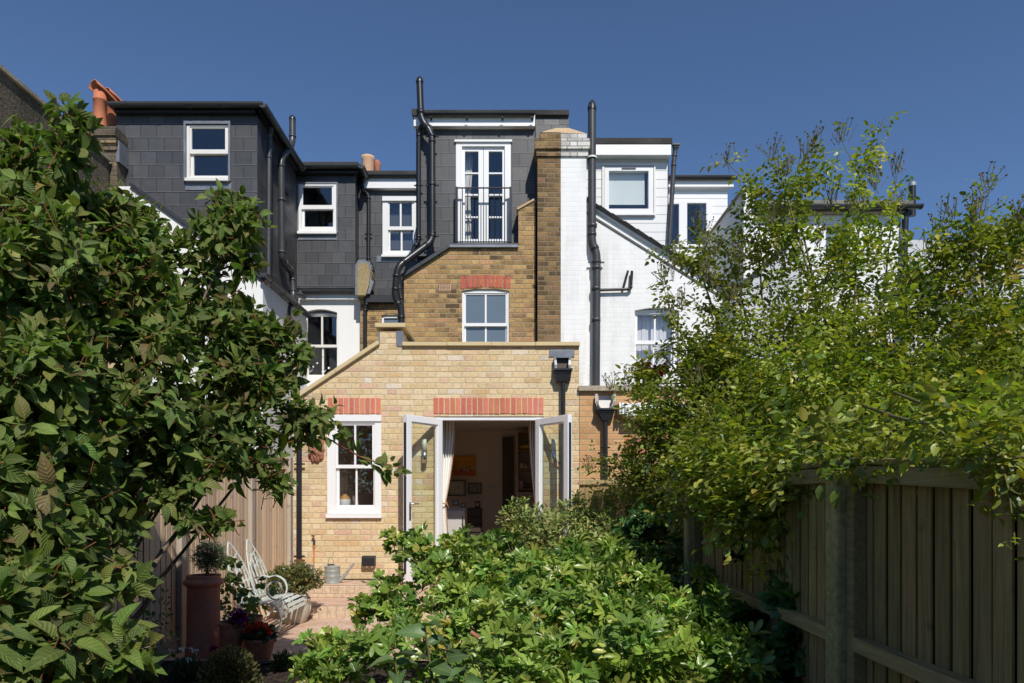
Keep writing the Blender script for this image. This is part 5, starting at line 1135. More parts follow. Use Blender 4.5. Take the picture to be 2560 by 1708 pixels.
T_ROUND = leaf_tpl((.2, .55, .85), (.38, .46, .3), .15, .15, .02)
def leaves(name, mat, parent, tpl, pos, d, n, L, W, color, label=None):
    V, Fc, UV = tpl; N_ = len(pos); k = len(V); d = nrm_(d); n = nrm_(n - d*(n*d).sum(1, keepdims=True)); s = np.cross(d, n)
    L = np.broadcast_to(np.asarray(L, np.float32), (N_,)); W = np.broadcast_to(np.asarray(W, np.float32), (N_,))
    lr = np.random.default_rng(N_); kz = lr.uniform(.1, 2.1, N_)*L; kx = (lr.normal(0, .10, N_)*L)
    P3 = pos[:, None, :] + s[:, None, :]*(V[None, :, 0:1]*(L*W)[:, None, None] + V[None, :, 1:2]**2*kx[:, None, None]) + d[:, None, :]*(V[None, :, 1:2]*L[:, None, None]) + n[:, None, :]*(V[None, :, 2:3]*kz[:, None, None])
    off = np.array(off_of(parent)); P3 = (P3.reshape(-1, 3) - off).astype(np.float32)
    lt = np.array([len(f) for f in Fc], np.int32); li = np.array([i for f in Fc for i in f], np.int32)
    LI = (li[None, :] + (np.arange(N_, dtype=np.int32)*k)[:, None]).ravel(); LT = np.tile(lt, N_); LS = np.concatenate([[0], np.cumsum(LT)[:-1]]).astype(np.int32)
    me = bpy.data.meshes.new(name); me.vertices.add(len(P3)); me.vertices.foreach_set('co', P3.ravel())
    me.loops.add(len(LI)); me.loops.foreach_set('vertex_index', LI.astype(np.int32)); me.polygons.add(len(LT))
    me.polygons.foreach_set('loop_start', LS); me.polygons.foreach_set('loop_total', LT)
    me.polygons.foreach_set('use_smooth', np.ones(len(LT), bool)); me.update(calc_edges=True)
    uvl = me.uv_layers.new(name='UV'); uvl.data.foreach_set('uv', np.tile(UV[li], (N_, 1)).astype(np.float32).ravel())
    ca = me.color_attributes.new('Col', 'FLOAT_COLOR', 'POINT'); c4 = np.ones((N_, k, 4), np.float32); c4[:, :, :3] = color[:, None, :]; ca.data.foreach_set('color', c4.ravel())
    me.materials.append(mat); me.validate()
    o = bpy.data.objects.new(name, me); col.objects.link(o); o.parent = parent
    if label: o['label'] = label
    return o
def twigs(name, mat, parent, A, B, r0, r1, sag=0.0):
    """many thin three sided twigs from A to B with a mid bend"""
    A = np.asarray(A, float); B = np.asarray(B, float); N_ = len(A); Mid = (A+B)/2; Mid[:, 2] += sag*np.linalg.norm(B-A, axis=1)
    t = nrm_(B-A); u = nrm_(np.cross(t, np.array([.3, .2, 1.0]))); w = np.cross(t, u); vs = []
    for Q, r in ((A, r0), (Mid, (r0+r1)/2), (B, r1)):
        for k in range(3): a = 2*math.pi*k/3; vs.append(Q + u*math.cos(a)*r + w*math.sin(a)*r)
    V = np.stack(vs, 1).reshape(-1, 3) - np.array(off_of(parent)); fc = [(i*3+k, i*3+(k+1) % 3, i*3+3+(k+1) % 3, i*3+3+k) for i in (0, 1) for k in range(3)]
    li = np.array([i for f in fc for i in f]); LI = (li[None]+(np.arange(N_)*9)[:, None]).ravel().astype(np.int32); nf = N_*6
    me = bpy.data.meshes.new(name); me.vertices.add(len(V)); me.vertices.foreach_set('co', V.astype(np.float32).ravel()); me.loops.add(len(LI)); me.loops.foreach_set('vertex_index', LI)
    me.polygons.add(nf); me.polygons.foreach_set('loop_start', (np.arange(nf)*4).astype(np.int32)); me.polygons.foreach_set('loop_total', np.full(nf, 4, np.int32)); me.polygons.foreach_set('use_smooth', np.ones(nf, bool)); me.update(calc_edges=True)
    me.materials.append(mat); o = bpy.data.objects.new(name, me); col.objects.link(o); o.parent = parent; return o
def nz(p, f=1.0, s=0.0):
    x, y, z = p[:, 0]*f+s, p[:, 1]*f+s*1.7, p[:, 2]*f-s
    return (np.sin(x*3.1+1.3*np.sin(y*2.3+s))+np.sin(y*3.7+1.1*np.sin(z*2.9))+np.sin(z*3.3+1.2*np.sin(x*2.7+1)))/3
def crown(blobs, dens, seed, gap=-.35, freq=2.6, fill=.30, lump=.28):
    """shoot tips spread in a rough shell of each ellipsoid (x,y,z,rx,ry,rz,density); returns tips and outward directions, blob ids"""
    r = np.random.default_rng(seed); PP = []; OO = []; BB = []
    for bi, b in enumerate(blobs):
        c = np.array(b[0:3]); R3 = np.array(b[3:6]); dn = b[6] if len(b) > 6 else 1
        area = 4*math.pi*((R3[0]*R3[1])**1.6/3+(R3[0]*R3[2])**1.6/3+(R3[1]*R3[2])**1.6/3)**(1/1.6); n = int(area*dens*dn)
        u = nrm_(r.normal(size=(n, 3))); rad = 1 - np.abs(r.normal(0, fill, n)); rad = np.clip(rad, .15, 1)
        lm = 1 + lump*nz(u*1.0 + c*3, 1.5, bi) + .10*r.normal(size=n)
        p = c + u*R3*(rad*lm)[:, None]
        keep = (nz(p, freq, seed*1.3) + .25*r.normal(size=n)) > gap; PP.append(p[keep]); OO.append(nrm_(u/R3)[keep]); BB.append(np.full(keep.sum(), bi))
    return np.concatenate(PP), np.concatenate(OO), np.concatenate(BB)
def pick(r, n, pal, wts, var=.15):
    pal = np.array(pal); i = r.choice(len(pal), n, p=np.array(wts)/sum(wts)); return np.clip(pal[i]*(1+var*r.normal(size=(n, 1)))*(1+.06*r.normal(size=(n, 3))), .004, .9)
def blob(dx, dy, Z, r, ry=None, rz=None, dn=1): p = D(dx, dy, Z); return (p.x, p.y, p.z, r, ry or r, rz or r, dn)
M_['vib'] = leaf_mat('viburnum_leaf', .48, 7.5, .36, .3, tcol=(1.0, 1.3, .5))
M_['roseleaf'] = leaf_mat('rose_leaf', .36, 0, .40, .45, tcol=(1.3, 1.35, .35))
M_['cho'] = leaf_mat('glossy_choisya_leaf', .30, 0, .28, .5, tcol=(1.1, 1.4, .4))
M_['leaf'] = leaf_mat('garden_leaf', .45, 0, .28, .4)
def limb(parent, name, pts, r0, r1, mat='bark', n=8, jitter=.012, seed=0, label=None):
    rnd = random.Random(seed); q = bend(pts, .25, 4); q = [p + Vector((rnd.gauss(0, jitter), rnd.gauss(0, jitter), rnd.gauss(0, jitter))) if 0 < i < len(q)-1 else p for i, p in enumerate(q)]
    m = MB(); k = len(q); m.tube(q, r0, n, rs=[r0+(r1-r0)*i/(k-1) for i in range(k)]); return m.build(name, M_[mat], parent)
# ---- big viburnum on the left
vib = thing('viburnum_shrub', 'large dark green shrub with ribbed leaves and bronze young tips filling the left side', 'shrub', (-2.3, 3.6, 0))
VB = [blob(30, 440, 3.55, .30), blob(150, 345, 3.4, .12, dn=.9), blob(165, 255, 3.4, .075, .1, .08, dn=1.6), blob(190, 290, 3.4, .05, .08, .05, dn=1.6), blob(40, 330, 3.6, .12), blob(215, 520, 3.7, .27), blob(80, 640, 3.35, .42), blob(290, 470, 3.8, .07, .1, .08, dn=1.2), blob(330, 540, 3.8, .15, dn=1.0), blob(350, 690, 3.8, .36, dn=.9), blob(250, 620, 3.7, .28, dn=1), blob(440, 600, 3.95, .18, dn=.9), blob(535, 530, 4.0, .22, dn=.9), blob(470, 520, 4.0, .12, dn=.9), blob(500, 460, 4.0, .07, .1, .07), blob(570, 600, 4.05, .10, dn=.8), blob(560, 800, 4.1, .30, dn=.9), blob(490, 700, 4.0, .20, dn=.9), blob(620, 760, 4.1, .15, dn=.8),
      blob(300, 900, 3.6, .42), blob(90, 930, 3.1, .42), blob(60, 1180, 2.9, .36), blob(500, 960, 3.95, .36), blob(640, 860, 4.2, .17, dn=1), blob(690, 820, 4.2, .08, .12, .08), blob(690, 960, 4.2, .14, .2, .12, 1.0), blob(590, 1050, 4.1, .20, .25, .13, .8),
      blob(410, 1090, 3.7, .24, dn=.8), blob(630, 1105, 4.15, .08, .12, .06, .8), blob(170, 1180, 3.3, .30, dn=.6), blob(470, 1190, 3.7, .10, .2, .07, .8), blob(40, 1400, 2.5, .22), blob(150, 1360, 2.6, .11, dn=.8), blob(210, 1480, 2.55, .14, .2, .10), blob(300, 1500, 2.55, .05, .1, .04), blob(280, 1330, 3.1, .11, .2, .08, .7), blob(10, 1540, 2.3, .22), blob(60, 1290, 3.0, .30), blob(230, 1160, 3.7, .22, dn=.45), blob(90, 1460, 3.0, .24), blob(200, 1050, 3.8, .40)]
tip, out, bid = crown(VB, 128, 3, gap=-.34, freq=3.4, fill=.34, lump=.24)
def viburnum(tip, out, parent, seed, Lm=.072, name='foliage'):
    r = np.random.default_rng(seed); n = len(tip)
    ax = nrm_(out*.75 + np.array([0, -.15, .35]) + .45*r.normal(size=(n, 3)))
    P_, D_, N_, L_, C_ = [], [], [], [], []
    bronze = r.random(n) < .20
    for tier, (cnt, spread, back, sc) in enumerate(((2, .35, 0, .72), (2, .85, .02, 1.0), (2, 1.15, .055, 1.12), (2, 1.3, .095, 1.05))):
        ph = r.random(n)*6.283
        u = nrm_(np.cross(ax, np.array([.13, .31, 1.0]))); w = np.cross(ax, u)
        for k in range(cnt):
            a = ph + math.pi*k + .3*r.normal(size=n); rad = u*np.cos(a)[:, None] + w*np.sin(a)[:, None]
            sp = spread + .15*r.normal(size=n); d = ax*np.cos(sp)[:, None] + rad*np.sin(sp)[:, None]; d[:, 2] -= .18
            nn = ax*np.sin(sp)[:, None] - rad*np.cos(sp)[:, None] + np.array([0, -.1, .55]) + .22*r.normal(size=(n, 3))
            L = Lm*sc*(1+.24*r.normal(size=n))*np.where(tip[:, 1] < 3.2, 1.2, 1); P_.append(tip - ax*back + rad*.012); D_.append(d); N_.append(nn); L_.append(np.clip(L, .04, .13))
            g = pick(r, n, [(.17, .235, .055), (.13, .19, .048), (.21, .275, .062), (.24, .25, .07)], [4, 4, 3, 1.4])
            b = pick(r, n, [(.21, .16, .07), (.17, .17, .06), (.20, .20, .065)], [1, 1, 1])
            use = bronze & (tier <= 1) & (r.random(n) < .8); g[use] = b[use]; C_.append(g)
    P_, D_, N_, L_, C_ = map(np.concatenate, (P_, D_, N_, L_, C_))
    leaves(name, M_['vib'], parent, T_VIB, P_, D_, N_, L_, 1.0, C_)
    return ax
ax = viburnum(tip, out, vib, 5)
cen = np.array([b[:3] for b in VB])[bid]; sel = rng.random(len(tip)) < .8
twigs('twigs', M_['redstem'], vib, tip[sel]-ax[sel]*.14 - np.array([0, 0, .02]), tip[sel], .0035, .002)
sel = rng.random(len(tip)) < .30
twigs('twigs', M_['bark'], vib, tip[sel]*.45+cen[sel]*.55, tip[sel]-ax[sel]*.12, .006, .0035, .05)
root = Vector((-2.6, 3.6, 0))
for i, b in enumerate(VB):
    if b[3] < .15: continue
    rt = root + Vector((random.Random(i).uniform(-.35, .3), random.Random(i+9).uniform(-.5, .3), 0)); c = Vector(b[:3])
    limb(vib, 'branch', [rt, rt.lerp(c, .45) + Vector((random.Random(i+3).uniform(-.12, .12), .05, .12)), c], .021, .007, seed=i)
limb(vib, 'branch', [D(140, 1400, 3.7), D(294, 1153, 3.8), D(400, 980, 3.9), D(480, 850, 3.9)], .026, .012, seed=91)
limb(vib, 'branch', [D(60, 1420, 3.3), D(150, 1150, 3.2), D(95, 960, 3.1), D(95, 780, 3.1)], .026, .012, seed=92)
# long shoot reaching in front of the kitchen window
br = [D(640, 930, 4.3), D(720, 990, 4.45), D(790, 1030, 4.6), D(860, 1062, 4.7), D(925, 1075, 4.75)]
limb(vib, 'branch', br, .008, .003, 'redstem', seed=95, jitter=.004)
bt = np.array([D(x, y, z) for x, y, z in ((700, 965, 4.4), (735, 970, 4.4), (760, 955, 4.45), (775, 985, 4.5), (795, 1010, 4.55), (740, 930, 4.4), (770, 930, 4.4), (860, 1060, 4.7), (885, 1070, 4.72), (905, 1082, 4.75), (925, 1078, 4.75), (690, 1000, 4.4), (660, 980, 4.3))])
viburnum(bt, np.tile(np.array([.7, -.2, -.1]), (len(bt), 1)), vib, 12, .075, 'foliage')
print('viburnum tips', len(tip))
# ---- climbing rose over the right fence
rose = thing('rose_bush', 'sprawling rose with small glossy leaves and arching canes over the dark right fence', 'rose', (1.5, 4.3, 0))
RB = [blob(1700, 1230, 3.9, .12, dn=.6), blob(1600, 1290, 4.3, .18, dn=.6), blob(1575, 930, 5.0, .40), blob(1500, 1010, 5.2, .24), blob(1450, 1090, 5.4, .15, dn=.8), blob(1560, 1110, 5.1, .34), blob(1700, 850, 4.7, .38), blob(1740, 980, 4.4, .44), blob(1880, 800, 4.5, .36), blob(1900, 930, 4.0, .42), blob(2060, 870, 4.0, .42), blob(2230, 850, 3.9, .38), blob(2350, 830, 3.8, .36), blob(2180, 960, 3.5, .34), blob(2360, 960, 3.3, .34),
      blob(2010, 1000, 3.6, .28), blob(1650, 720, 4.9, .18, dn=.4), blob(1600, 820, 5.0, .16, dn=.7), blob(1780, 650, 4.7, .26, dn=.5), blob(1800, 500, 4.6, .24, dn=.34), blob(1950, 620, 4.4, .28, dn=.5), blob(1870, 400, 4.5, .16, dn=.28), blob(2060, 620, 4.3, .16, dn=.25), blob(2120, 710, 4.2, .28, dn=.5), blob(2270, 640, 4.1, .32, dn=.65), blob(2330, 560, 4.1, .18, dn=.5), blob(1690, 560, 4.8, .16, dn=.34),
      blob(1640, 1100, 4.2, .26), blob(1480, 1170, 5.6, .20), blob(1560, 1240, 5.0, .22, dn=.7), blob(1400, 1140, 5.8, .12, dn=.7), blob(1660, 1330, 4.4, .20, dn=.35), blob(1600, 1180, 4.4, .2, dn=.7),
      # the part that hangs over on the garden side of the fence
      blob(1650, 1010, 3.45, .20), blob(1680, 1090, 3.15, .19), blob(1770, 1120, 2.9, .15), blob(1700, 1190, 3.0, .11, dn=.8), blob(1850, 1070, 2.7, .14), blob(1790, 1190, 2.8, .06), blob(1940, 1030, 2.2, .08), blob(1965, 1070, 2.0, .05), blob(2050, 1000, 1.85, .06, dn=.9), blob(2160, 970, 1.65, .06, dn=.8), blob(2250, 1000, 1.45, .06, dn=1.1), blob(2310, 1060, 1.40, .05, dn=1.1), blob(2325, 1160, 1.38, .03, dn=1.1), blob(2240, 1110, 1.5, .015, dn=2), blob(2340, 950, 1.5, .09, dn=1), blob(2210, 950, 1.65, .07), blob(2290, 975, 1.5, .07), blob(2150, 1050, 3.0, .20), blob(2300, 1040, 2.8, .22), blob(2020, 1060, 3.2, .16), blob(2230, 1090, 2.9, .12), blob(2335, 1260, 1.4, .015, dn=2), blob(1600, 1120, 3.7, .18, dn=.8)]
rt_, ro_, rb_ = crown(RB, 210, 9, gap=-.42, freq=3.4, fill=.40, lump=.35)
def pinnate(tip, out, parent, seed, Lm=.034, pal=None, mat='roseleaf', name='foliage', n_leaf=3, zs=True):
    r = np.random.default_rng(seed); n = len(tip); P_, D_, N_, L_, C_ = [], [], [], [], []
    pal = pal or ([(.27, .33, .06), (.20, .27, .055), (.34, .38, .07), (.43, .42, .09), (.13, .20, .05), (.46, .36, .08)], [5, 5, 4, 2.0, 3, .25])
    big = nz(tip, 1.3, 2.0); 
    for q in range(n_leaf):
        base = tip + .035*r.normal(size=(n, 3)); rd = nrm_(out*.5 + r.normal(size=(n, 3))*.8 + np.array([0, -.1, .05])); sd = nrm_(np.cross(rd, np.array([.1, .2, 1.0]))); up = nrm_(np.cross(sd, rd) + .3*r.normal(size=(n, 3)) + np.array([0, -.1, .3]))
        sz = Lm*(1+.22*r.normal(size=n))*(1+.15*(tip[:, 1] < 3.3) - .38*(tip[:, 1] < 2.1)); cc = pick(r, n, *pal); cc = cc*(1+.25*big[:, None])
        for (t, sgn, sc) in ((2.5, 0, 1.15), (1.7, 1, 1), (1.7, -1, 1), (.7, 1, .85), (.7, -1, .85)):
            pos = base + rd*(t*sz)[:, None] + sd*(sgn*.12*sz)[:, None]; d = rd*(1 if sgn == 0 else .45) + sd*sgn*.9 + .15*r.normal(size=(n, 3)); d[:, 2] -= .12
            P_.append(pos); D_.append(d); N_.append(up + .25*r.normal(size=(n, 3))); L_.append(np.clip(sz*sc, .012, .07)); C_.append(np.clip(cc*(1+.08*r.normal(size=(n, 1))), .004, .8))
    P_, D_, N_, L_, C_ = map(np.concatenate, (P_, D_, N_, L_, C_))
    leaves(name, M_[mat], parent, T_ROSE, P_, D_, N_, L_, 1.0, C_)
zt = 3.9/np.clip(rt_[:, 1], 2.6, 6)
pinnate(rt_, ro_, rose, 21)
print('rose tips', len(rt_))
sel = rng.random(len(rt_)) < .42; rc = np.array([b[:3] for b in RB])[rb_]
twigs('twigs', M_['greenstem'], rose, (rt_*.5+rc*.5)[sel], rt_[sel], .004, .002, .05)
# brown seed heads in the upper and outer part of the rose
def sprays(pts, parent, seed, n_per=16, s=.10):
    r = np.random.default_rng(seed); A, B = [], []
    for p in pts:
        for _ in range(n_per):
            a = p + .02*r.normal(size=3); b = a + s*nrm_(np.array([r.normal()*.45, r.normal()*.45, abs(r.normal())+.5])); A.append(a); B.append(b)
    A, B = np.array(A), np.array(B); twigs('spent_flower_sprays', M_['greenstem'], parent, A, B, .0025, .0015)
    n = len(B); leaves('buds', M_['leaf'], parent, T_ROUND, np.repeat(B, 3, 0), nrm_(r.normal(size=(n*3, 3))*.5+np.array([0, 0, 1.])), r.normal(size=(n*3, 3)), .013, .8, pick(r, n*3, [(.16, .11, .045), (.10, .12, .04), (.18, .09, .05)], [2, 2, 1]))
canes = []
def cane(pts, r0=.007, tips=True, nl=14, seed=0, L=.036, spray=True):
    P_ = bend([Vector(p) for p in pts], .3, 6); m = MB(); k = len(P_); m.tube(P_, r0, 6, rs=[r0+(.002-r0)*i/(k-1) for i in range(k)]); m.build('cane', M_['greenstem'], rose)
    rnd = random.Random(seed); q = []
    tot = [(P_[i], P_[i+1]) for i in range(k-1)]
    for i in range(nl):
        a, b = tot[int((i+rnd.random())/nl*(k-1))]; q.append(a.lerp(b, rnd.random()))
    return q
cl_, sprs = [], []
for i, c in enumerate([
    ([D(1850, 800, 4.5), D(1900, 620, 4.5), D(1985, 390, 4.5), D(2030, 268, 4.5)], 26), ([D(1900, 750, 4.6), D(1800, 520, 4.6), D(1740, 440, 4.6), D(1672, 378, 4.6)], 24), ([D(1760, 760, 4.7), D(1640, 640, 4.8), D(1560, 585, 4.9), D(1500, 568, 4.9)], 26), ([D(1880, 700, 4.4), D(1830, 480, 4.5), D(1870, 330, 4.5)], 20), ([D(1860, 640, 4.4), D(1800, 430, 4.5), D(1775, 360, 4.5)], 12),
    ([D(1960, 800, 4.2), D(1965, 560, 4.3), D(1990, 440, 4.3), D(1930, 320, 4.4)], 22), ([D(2020, 780, 4.2), D(2040, 560, 4.2), D(2060, 390, 4.2)], 14), ([D(2000, 720, 4.1), D(2120, 620, 4.0), D(2190, 560, 4.0), D(2270, 430, 4.0)], 18), ([D(2150, 760, 4.0), D(2170, 560, 4.0), D(2180, 500, 4.0)], 14), ([D(2260, 760, 3.9), D(2250, 560, 3.9), D(2250, 500, 3.9)], 12), ([D(2280, 700, 3.9), D(2340, 560, 3.8), D(2348, 500, 3.8)], 12),
    ([D(1620, 900, 5), D(1560, 760, 5.0), D(1530, 690, 5.0), D(1520, 640, 5.0)], 16), ([D(1600, 880, 5), D(1480, 880, 5.1), D(1400, 890, 5.2)], 14), ([D(1560, 860, 5), D(1510, 800, 5.1), D(1470, 850, 5.1), D(1440, 880, 5.1)], 10), ([D(1660, 780, 4.9), D(1600, 600, 4.9), D(1610, 540, 4.9)], 12), ([D(1720, 760, 4.8), D(1690, 640, 4.8), D(1660, 560, 4.8), D(1600, 520, 4.8)], 14),
    ([D(1560, 1120, 5.2), D(1450, 1080, 5.4), D(1400, 1060, 5.5), D(1350, 1080, 5.5)], 18), ([D(1980, 1100, 3.4), D(1900, 1180, 3.0), D(1840, 1220, 2.95), D(1820, 1290, 2.95), D(1760, 1315, 2.95), D(1715, 1300, 2.95)], 4), ([D(2050, 900, 3.6), D(2150, 940, 2.2), D(2250, 1000, 1.5), D(2310, 1080, 1.4), D(2330, 1250, 1.38)], 3), ([D(1980, 930, 3.2), D(2060, 960, 2.0), D(2160, 980, 1.6), D(2250, 1120, 1.5)], 3), ([D(1750, 700, 4.7), D(1740, 560, 4.7), D(1720, 500, 4.7)], 12)]):
    q = cane(c[0], nl=c[1]*2, seed=i); cl_ += q; e = c[0][-1]
    if i not in (17, 18, 19, 0, 2): sprs.append(np.array(e))
cp = np.array([list(p) for p in cl_]); pinnate(cp, nrm_(rng.normal(size=cp.shape)), rose, 31, .036, n_leaf=2)
for d_ in ((1800, 400), (1770, 520), (2010, 430), (1960, 480), (2240, 470), (2130, 580), (2200, 600), (1850, 360), (1640, 580), (1700, 600), (1620, 640), (1880, 560), (2060, 480), (2150, 540), (2300, 560), (1560, 700), (1740, 1000), (1600, 880), (2330, 760), (1530, 640), (2190, 660), (2270, 650), (2100, 640), (1690, 690), (1905, 470)):
    sprs.append(np.array(D(d_[0], d_[1], 4.4)))
sprays(sprs, rose, 3)
for i, b in enumerate(RB[:14]):
    c = Vector(b[:3]); rr = Vector((1.35+.3*random.Random(i).random(), 4.2+random.Random(i+5).uniform(-.8, .8), 0)); limb(rose, 'stem', [rr, rr.lerp(c, .5)+Vector((.1, 0, .15)), c], .014, .006, 'greenstem', seed=i, n=6)
# red climbing blooms on the neighbour's side
rr_ = np.random.default_rng(8)
def blooms(parent, centres, s, pal, seed, per=26, name='blooms', spread=.02, wide=.9):
    r = np.random.default_rng(seed); C = np.repeat(np.array(centres), per, 0); n = len(C); o = nrm_(r.normal(size=(n, 3)) + np.array([0, -.5, .4]))
    leaves(name, M_['petal'], parent, T_ROUND, C + o*spread*r.random((n, 1)), nrm_(o+.7*r.normal(size=(n, 3))), o + .3*r.normal(size=(n, 3)), s*(1+.2*r.normal(size=n)), wide, pick(r, n, pal, [1]*len(pal), .2))
rr2 = thing('climbing_flower', 'crimson flower clusters in front of the white wall at the left edge of the rose', 'flowers', D(1510, 880, 5.6))
C_ = [D(1495+12*rr_.normal(), 862+6*rr_.normal(), 5.6) for _ in range(9)] + [D(1520+10*rr_.normal(), 850+5*rr_.normal(), 5.6) for _ in range(6)] + [D(1735+10*rr_.normal(), 878+4*rr_.normal(), 5.2) for _ in range(4)]
C_ += [D(1507+15*rr_.normal(), 848+5*rr_.normal(), 5.6) for _ in range(5)]
blooms(rr2, [list(c) for c in C_[:15]+C_[19:]], .034, [(.42, .015, .04), (.30, .01, .06), (.5, .03, .05)], 4)
limb(rr2, 'stem', [D(1600, 960, 5.6), D(1530, 900, 5.6), D(1500, 868, 5.6)], .005, .003, 'greenstem')
# ---- choisya in the foreground
def shrub3(root_loc, name, lab, blobs, dens, seed, pal, Lm=.055, wid=1.0, gap=-.45, whorl=4, mat='cho', cat='shrub', n3=3, tpl=None, stem=True, fill=.3, flower=0, upb=.5):
    tpl = tpl or T_CHO; t = thing(name, lab, cat, root_loc); tip, out, bid = crown(blobs, dens, seed, gap=gap, fill=fill); r = np.random.default_rng(seed+1); n = len(tip)
    ax = nrm_(out*.6 + np.array([0, -.05, upb]) + .4*r.normal(size=(n, 3))); u = nrm_(np.cross(ax, np.array([.17, .29, 1.0]))); w = np.cross(ax, u)
    P_, D_, N_, L_, C_ = [], [], [], [], []
    base = pick(r, n, *pal, .12)
    for k in range(whorl):
        tier = k//2 if whorl > 3 else k*.5; a = r.random(n)*.8 + 6.283*k/whorl + tier*.7; rad = u*np.cos(a)[:, None] + w*np.sin(a)[:, None]; sp = .55+.32*tier+.15*r.normal(size=n)
        pd = ax*np.cos(sp)[:, None] + rad*np.sin(sp)[:, None]; sd = nrm_(np.cross(pd, ax)); up = nrm_(np.cross(sd, pd)); up *= np.sign((up*ax).sum(1, keepdims=True)); L = Lm*(1+.26*r.normal(size=n))*(.85+.15*tier)
        pb = tip - ax*(.018*tier) + pd*(L*.35)[:, None]
        for j in range(n3):
            g = (j-(n3-1)/2)*.66; d = pd*math.cos(g) + sd*math.sin(g); d[:, 2] -= .08
            P_.append(pb); D_.append(d); N_.append(up + np.array([0, 0, .25]) + .2*r.normal(size=(n, 3))); L_.append(L*(1 if g == 0 else .88)); C_.append(np.clip(base*(1+.10*r.normal(size=(n, 1))), .004, .8))
    P_, D_, N_, L_, C_ = map(np.concatenate, (P_, D_, N_, L_, C_)); leaves('foliage', M_[mat], t, tpl, P_, D_, N_, np.clip(L_, .01, .2), wid, C_)
    cc = np.array([b[:3] for b in blobs])[bid]; s_ = r.random(n) < .5; twigs('twigs', M_['greenstem'], t, (tip*.55+cc*.45)[s_], tip[s_], .004, .002, .03)
    if stem:
        for i, b in enumerate(blobs):
            if b[3] > .16: rt = Vector(root_loc) + Vector((random.Random(i).uniform(-.2, .2), random.Random(i+7).uniform(-.2, .2), 0)); limb(t, 'stem', [rt, rt.lerp(Vector(b[:3]), .5)+Vector((0, 0, .08)), Vector(b[:3])], .012, .005, seed=i, n=6)
    print(name, n); return t, tip
GRN = ([(.20, .31, .055), (.14, .24, .048), (.27, .36, .065), (.35, .40, .08), (.48, .40, .09)], [5, 4, 4, 2, .4])
ch1, ct = shrub3((.35, 2.9, 0), 'choisya_shrub', 'glossy bright green shrub with three part leaves across the bottom foreground', 
    [blob(1180, 1500, 2.9, .26), blob(1000, 1520, 2.9, .18), blob(870, 1510, 2.9, .12), blob(1370, 1470, 2.85, .28), blob(1540, 1500, 2.75, .20), blob(1250, 1400, 3.2, .24), blob(1400, 1370, 3.2, .18), blob(1080, 1410, 3.3, .18), blob(1620, 1450, 2.9, .10), blob(760, 1530, 3.0, .10, dn=.8), blob(1480, 1560, 2.5, .22), blob(1200, 1580, 2.5, .22), blob(1680, 1530, 2.6, .13),
     blob(1130, 1340, 3.3, .05, .05, .09), blob(1210, 1300, 3.4, .06, .06, .10), blob(1310, 1290, 3.3, .06, .06, .10), blob(1400, 1280, 3.3, .06, .06, .09), blob(1490, 1330, 3.1, .06), blob(1560, 1390, 3.0, .06), blob(1040, 1370, 3.3, .05), blob(930, 1440, 3.2, .07), blob(1650, 1390, 2.9, .05), blob(700, 1540, 3.0, .05), blob(1600, 1330, 3.2, .04)], 430, 41, GRN, .053, .74, gap=-.34, fill=.42)
ch2, _ = shrub3((-.35, 4.2, 0), 'choisya_shrub', 'open sprays of glossy leaves left of the foreground mass over the clay paving',
    [blob(1010, 1330, 4.2, .22, dn=.8), blob(900, 1390, 4.1, .13, dn=.8), blob(840, 1400, 4.1, .08, dn=.8), blob(780, 1460, 3.8, .10, dn=.7), blob(960, 1260, 4.6, .12, dn=.9), blob(1000, 1290, 4.6, .12), blob(880, 1350, 4.4, .09, dn=.9), blob(1080, 1300, 4.4, .18), blob(720, 1500, 3.5, .09, dn=.7), blob(905, 1240, 4.7, .06, dn=1), blob(1040, 1240, 4.8, .06, dn=1)], 270, 43, GRN, .052, 1.0, gap=-.45)
ch3, _ = shrub3((.2, 5.2, 0), 'choisya_shrub', 'mid green glossy shrub in front of the open french doors',
    [blob(1120, 1260, 5.0, .13), blob(1190, 1310, 4.8, .20), blob(1100, 1310, 4.8, .16), blob(1300, 1340, 4.5, .22), blob(1430, 1330, 4.3, .22), blob(1060, 1225, 5.2, .05, dn=.9)], 300, 45, ([(.12, .22, .045), (.09, .18, .04), (.15, .26, .05), (.20, .28, .06)], [5, 4, 3, 1]), .052, 1.0, gap=-.6)
YEL = ([(.25, .30, .08), (.17, .24, .07), (.34, .37, .11), (.42, .40, .14), (.45, .34, .10)], [5, 5, 3, 2, .4])
eu, _ = shrub3((.6, 5.9, 0), 'euonymus_shrub', 'olive yellow small leaved bush peaking in front of the right door leaf',
    [blob(1320, 1180, 5.8, .17), blob(1400, 1230, 5.4, .2), blob(1350, 1290, 5.2, .24), blob(1460, 1270, 5.2, .2), blob(1240, 1215, 5.8, .2), blob(1180, 1190, 5.9, .13), blob(1370, 1200, 5.7, .20), blob(1290, 1270, 5.5, .30), blob(1200, 1155, 5.9, .05, dn=.9), blob(1400, 1260, 5.4, .22)], 420, 47, YEL, .040, .9, gap=-.5, whorl=5, n3=1, mat='leaf')
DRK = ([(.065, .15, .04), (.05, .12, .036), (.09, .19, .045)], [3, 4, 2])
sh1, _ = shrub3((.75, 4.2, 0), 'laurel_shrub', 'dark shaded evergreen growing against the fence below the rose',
    [blob(1480, 1230, 4.9, .20, dn=.7), blob(1560, 1300, 4.4, .22, dn=.7), blob(1640, 1420, 3.4, .18), blob(1700, 1470, 3.1, .16), blob(1600, 1380, 3.8, .18)], 240, 49, DRK, .055, 1.0, gap=-.35)
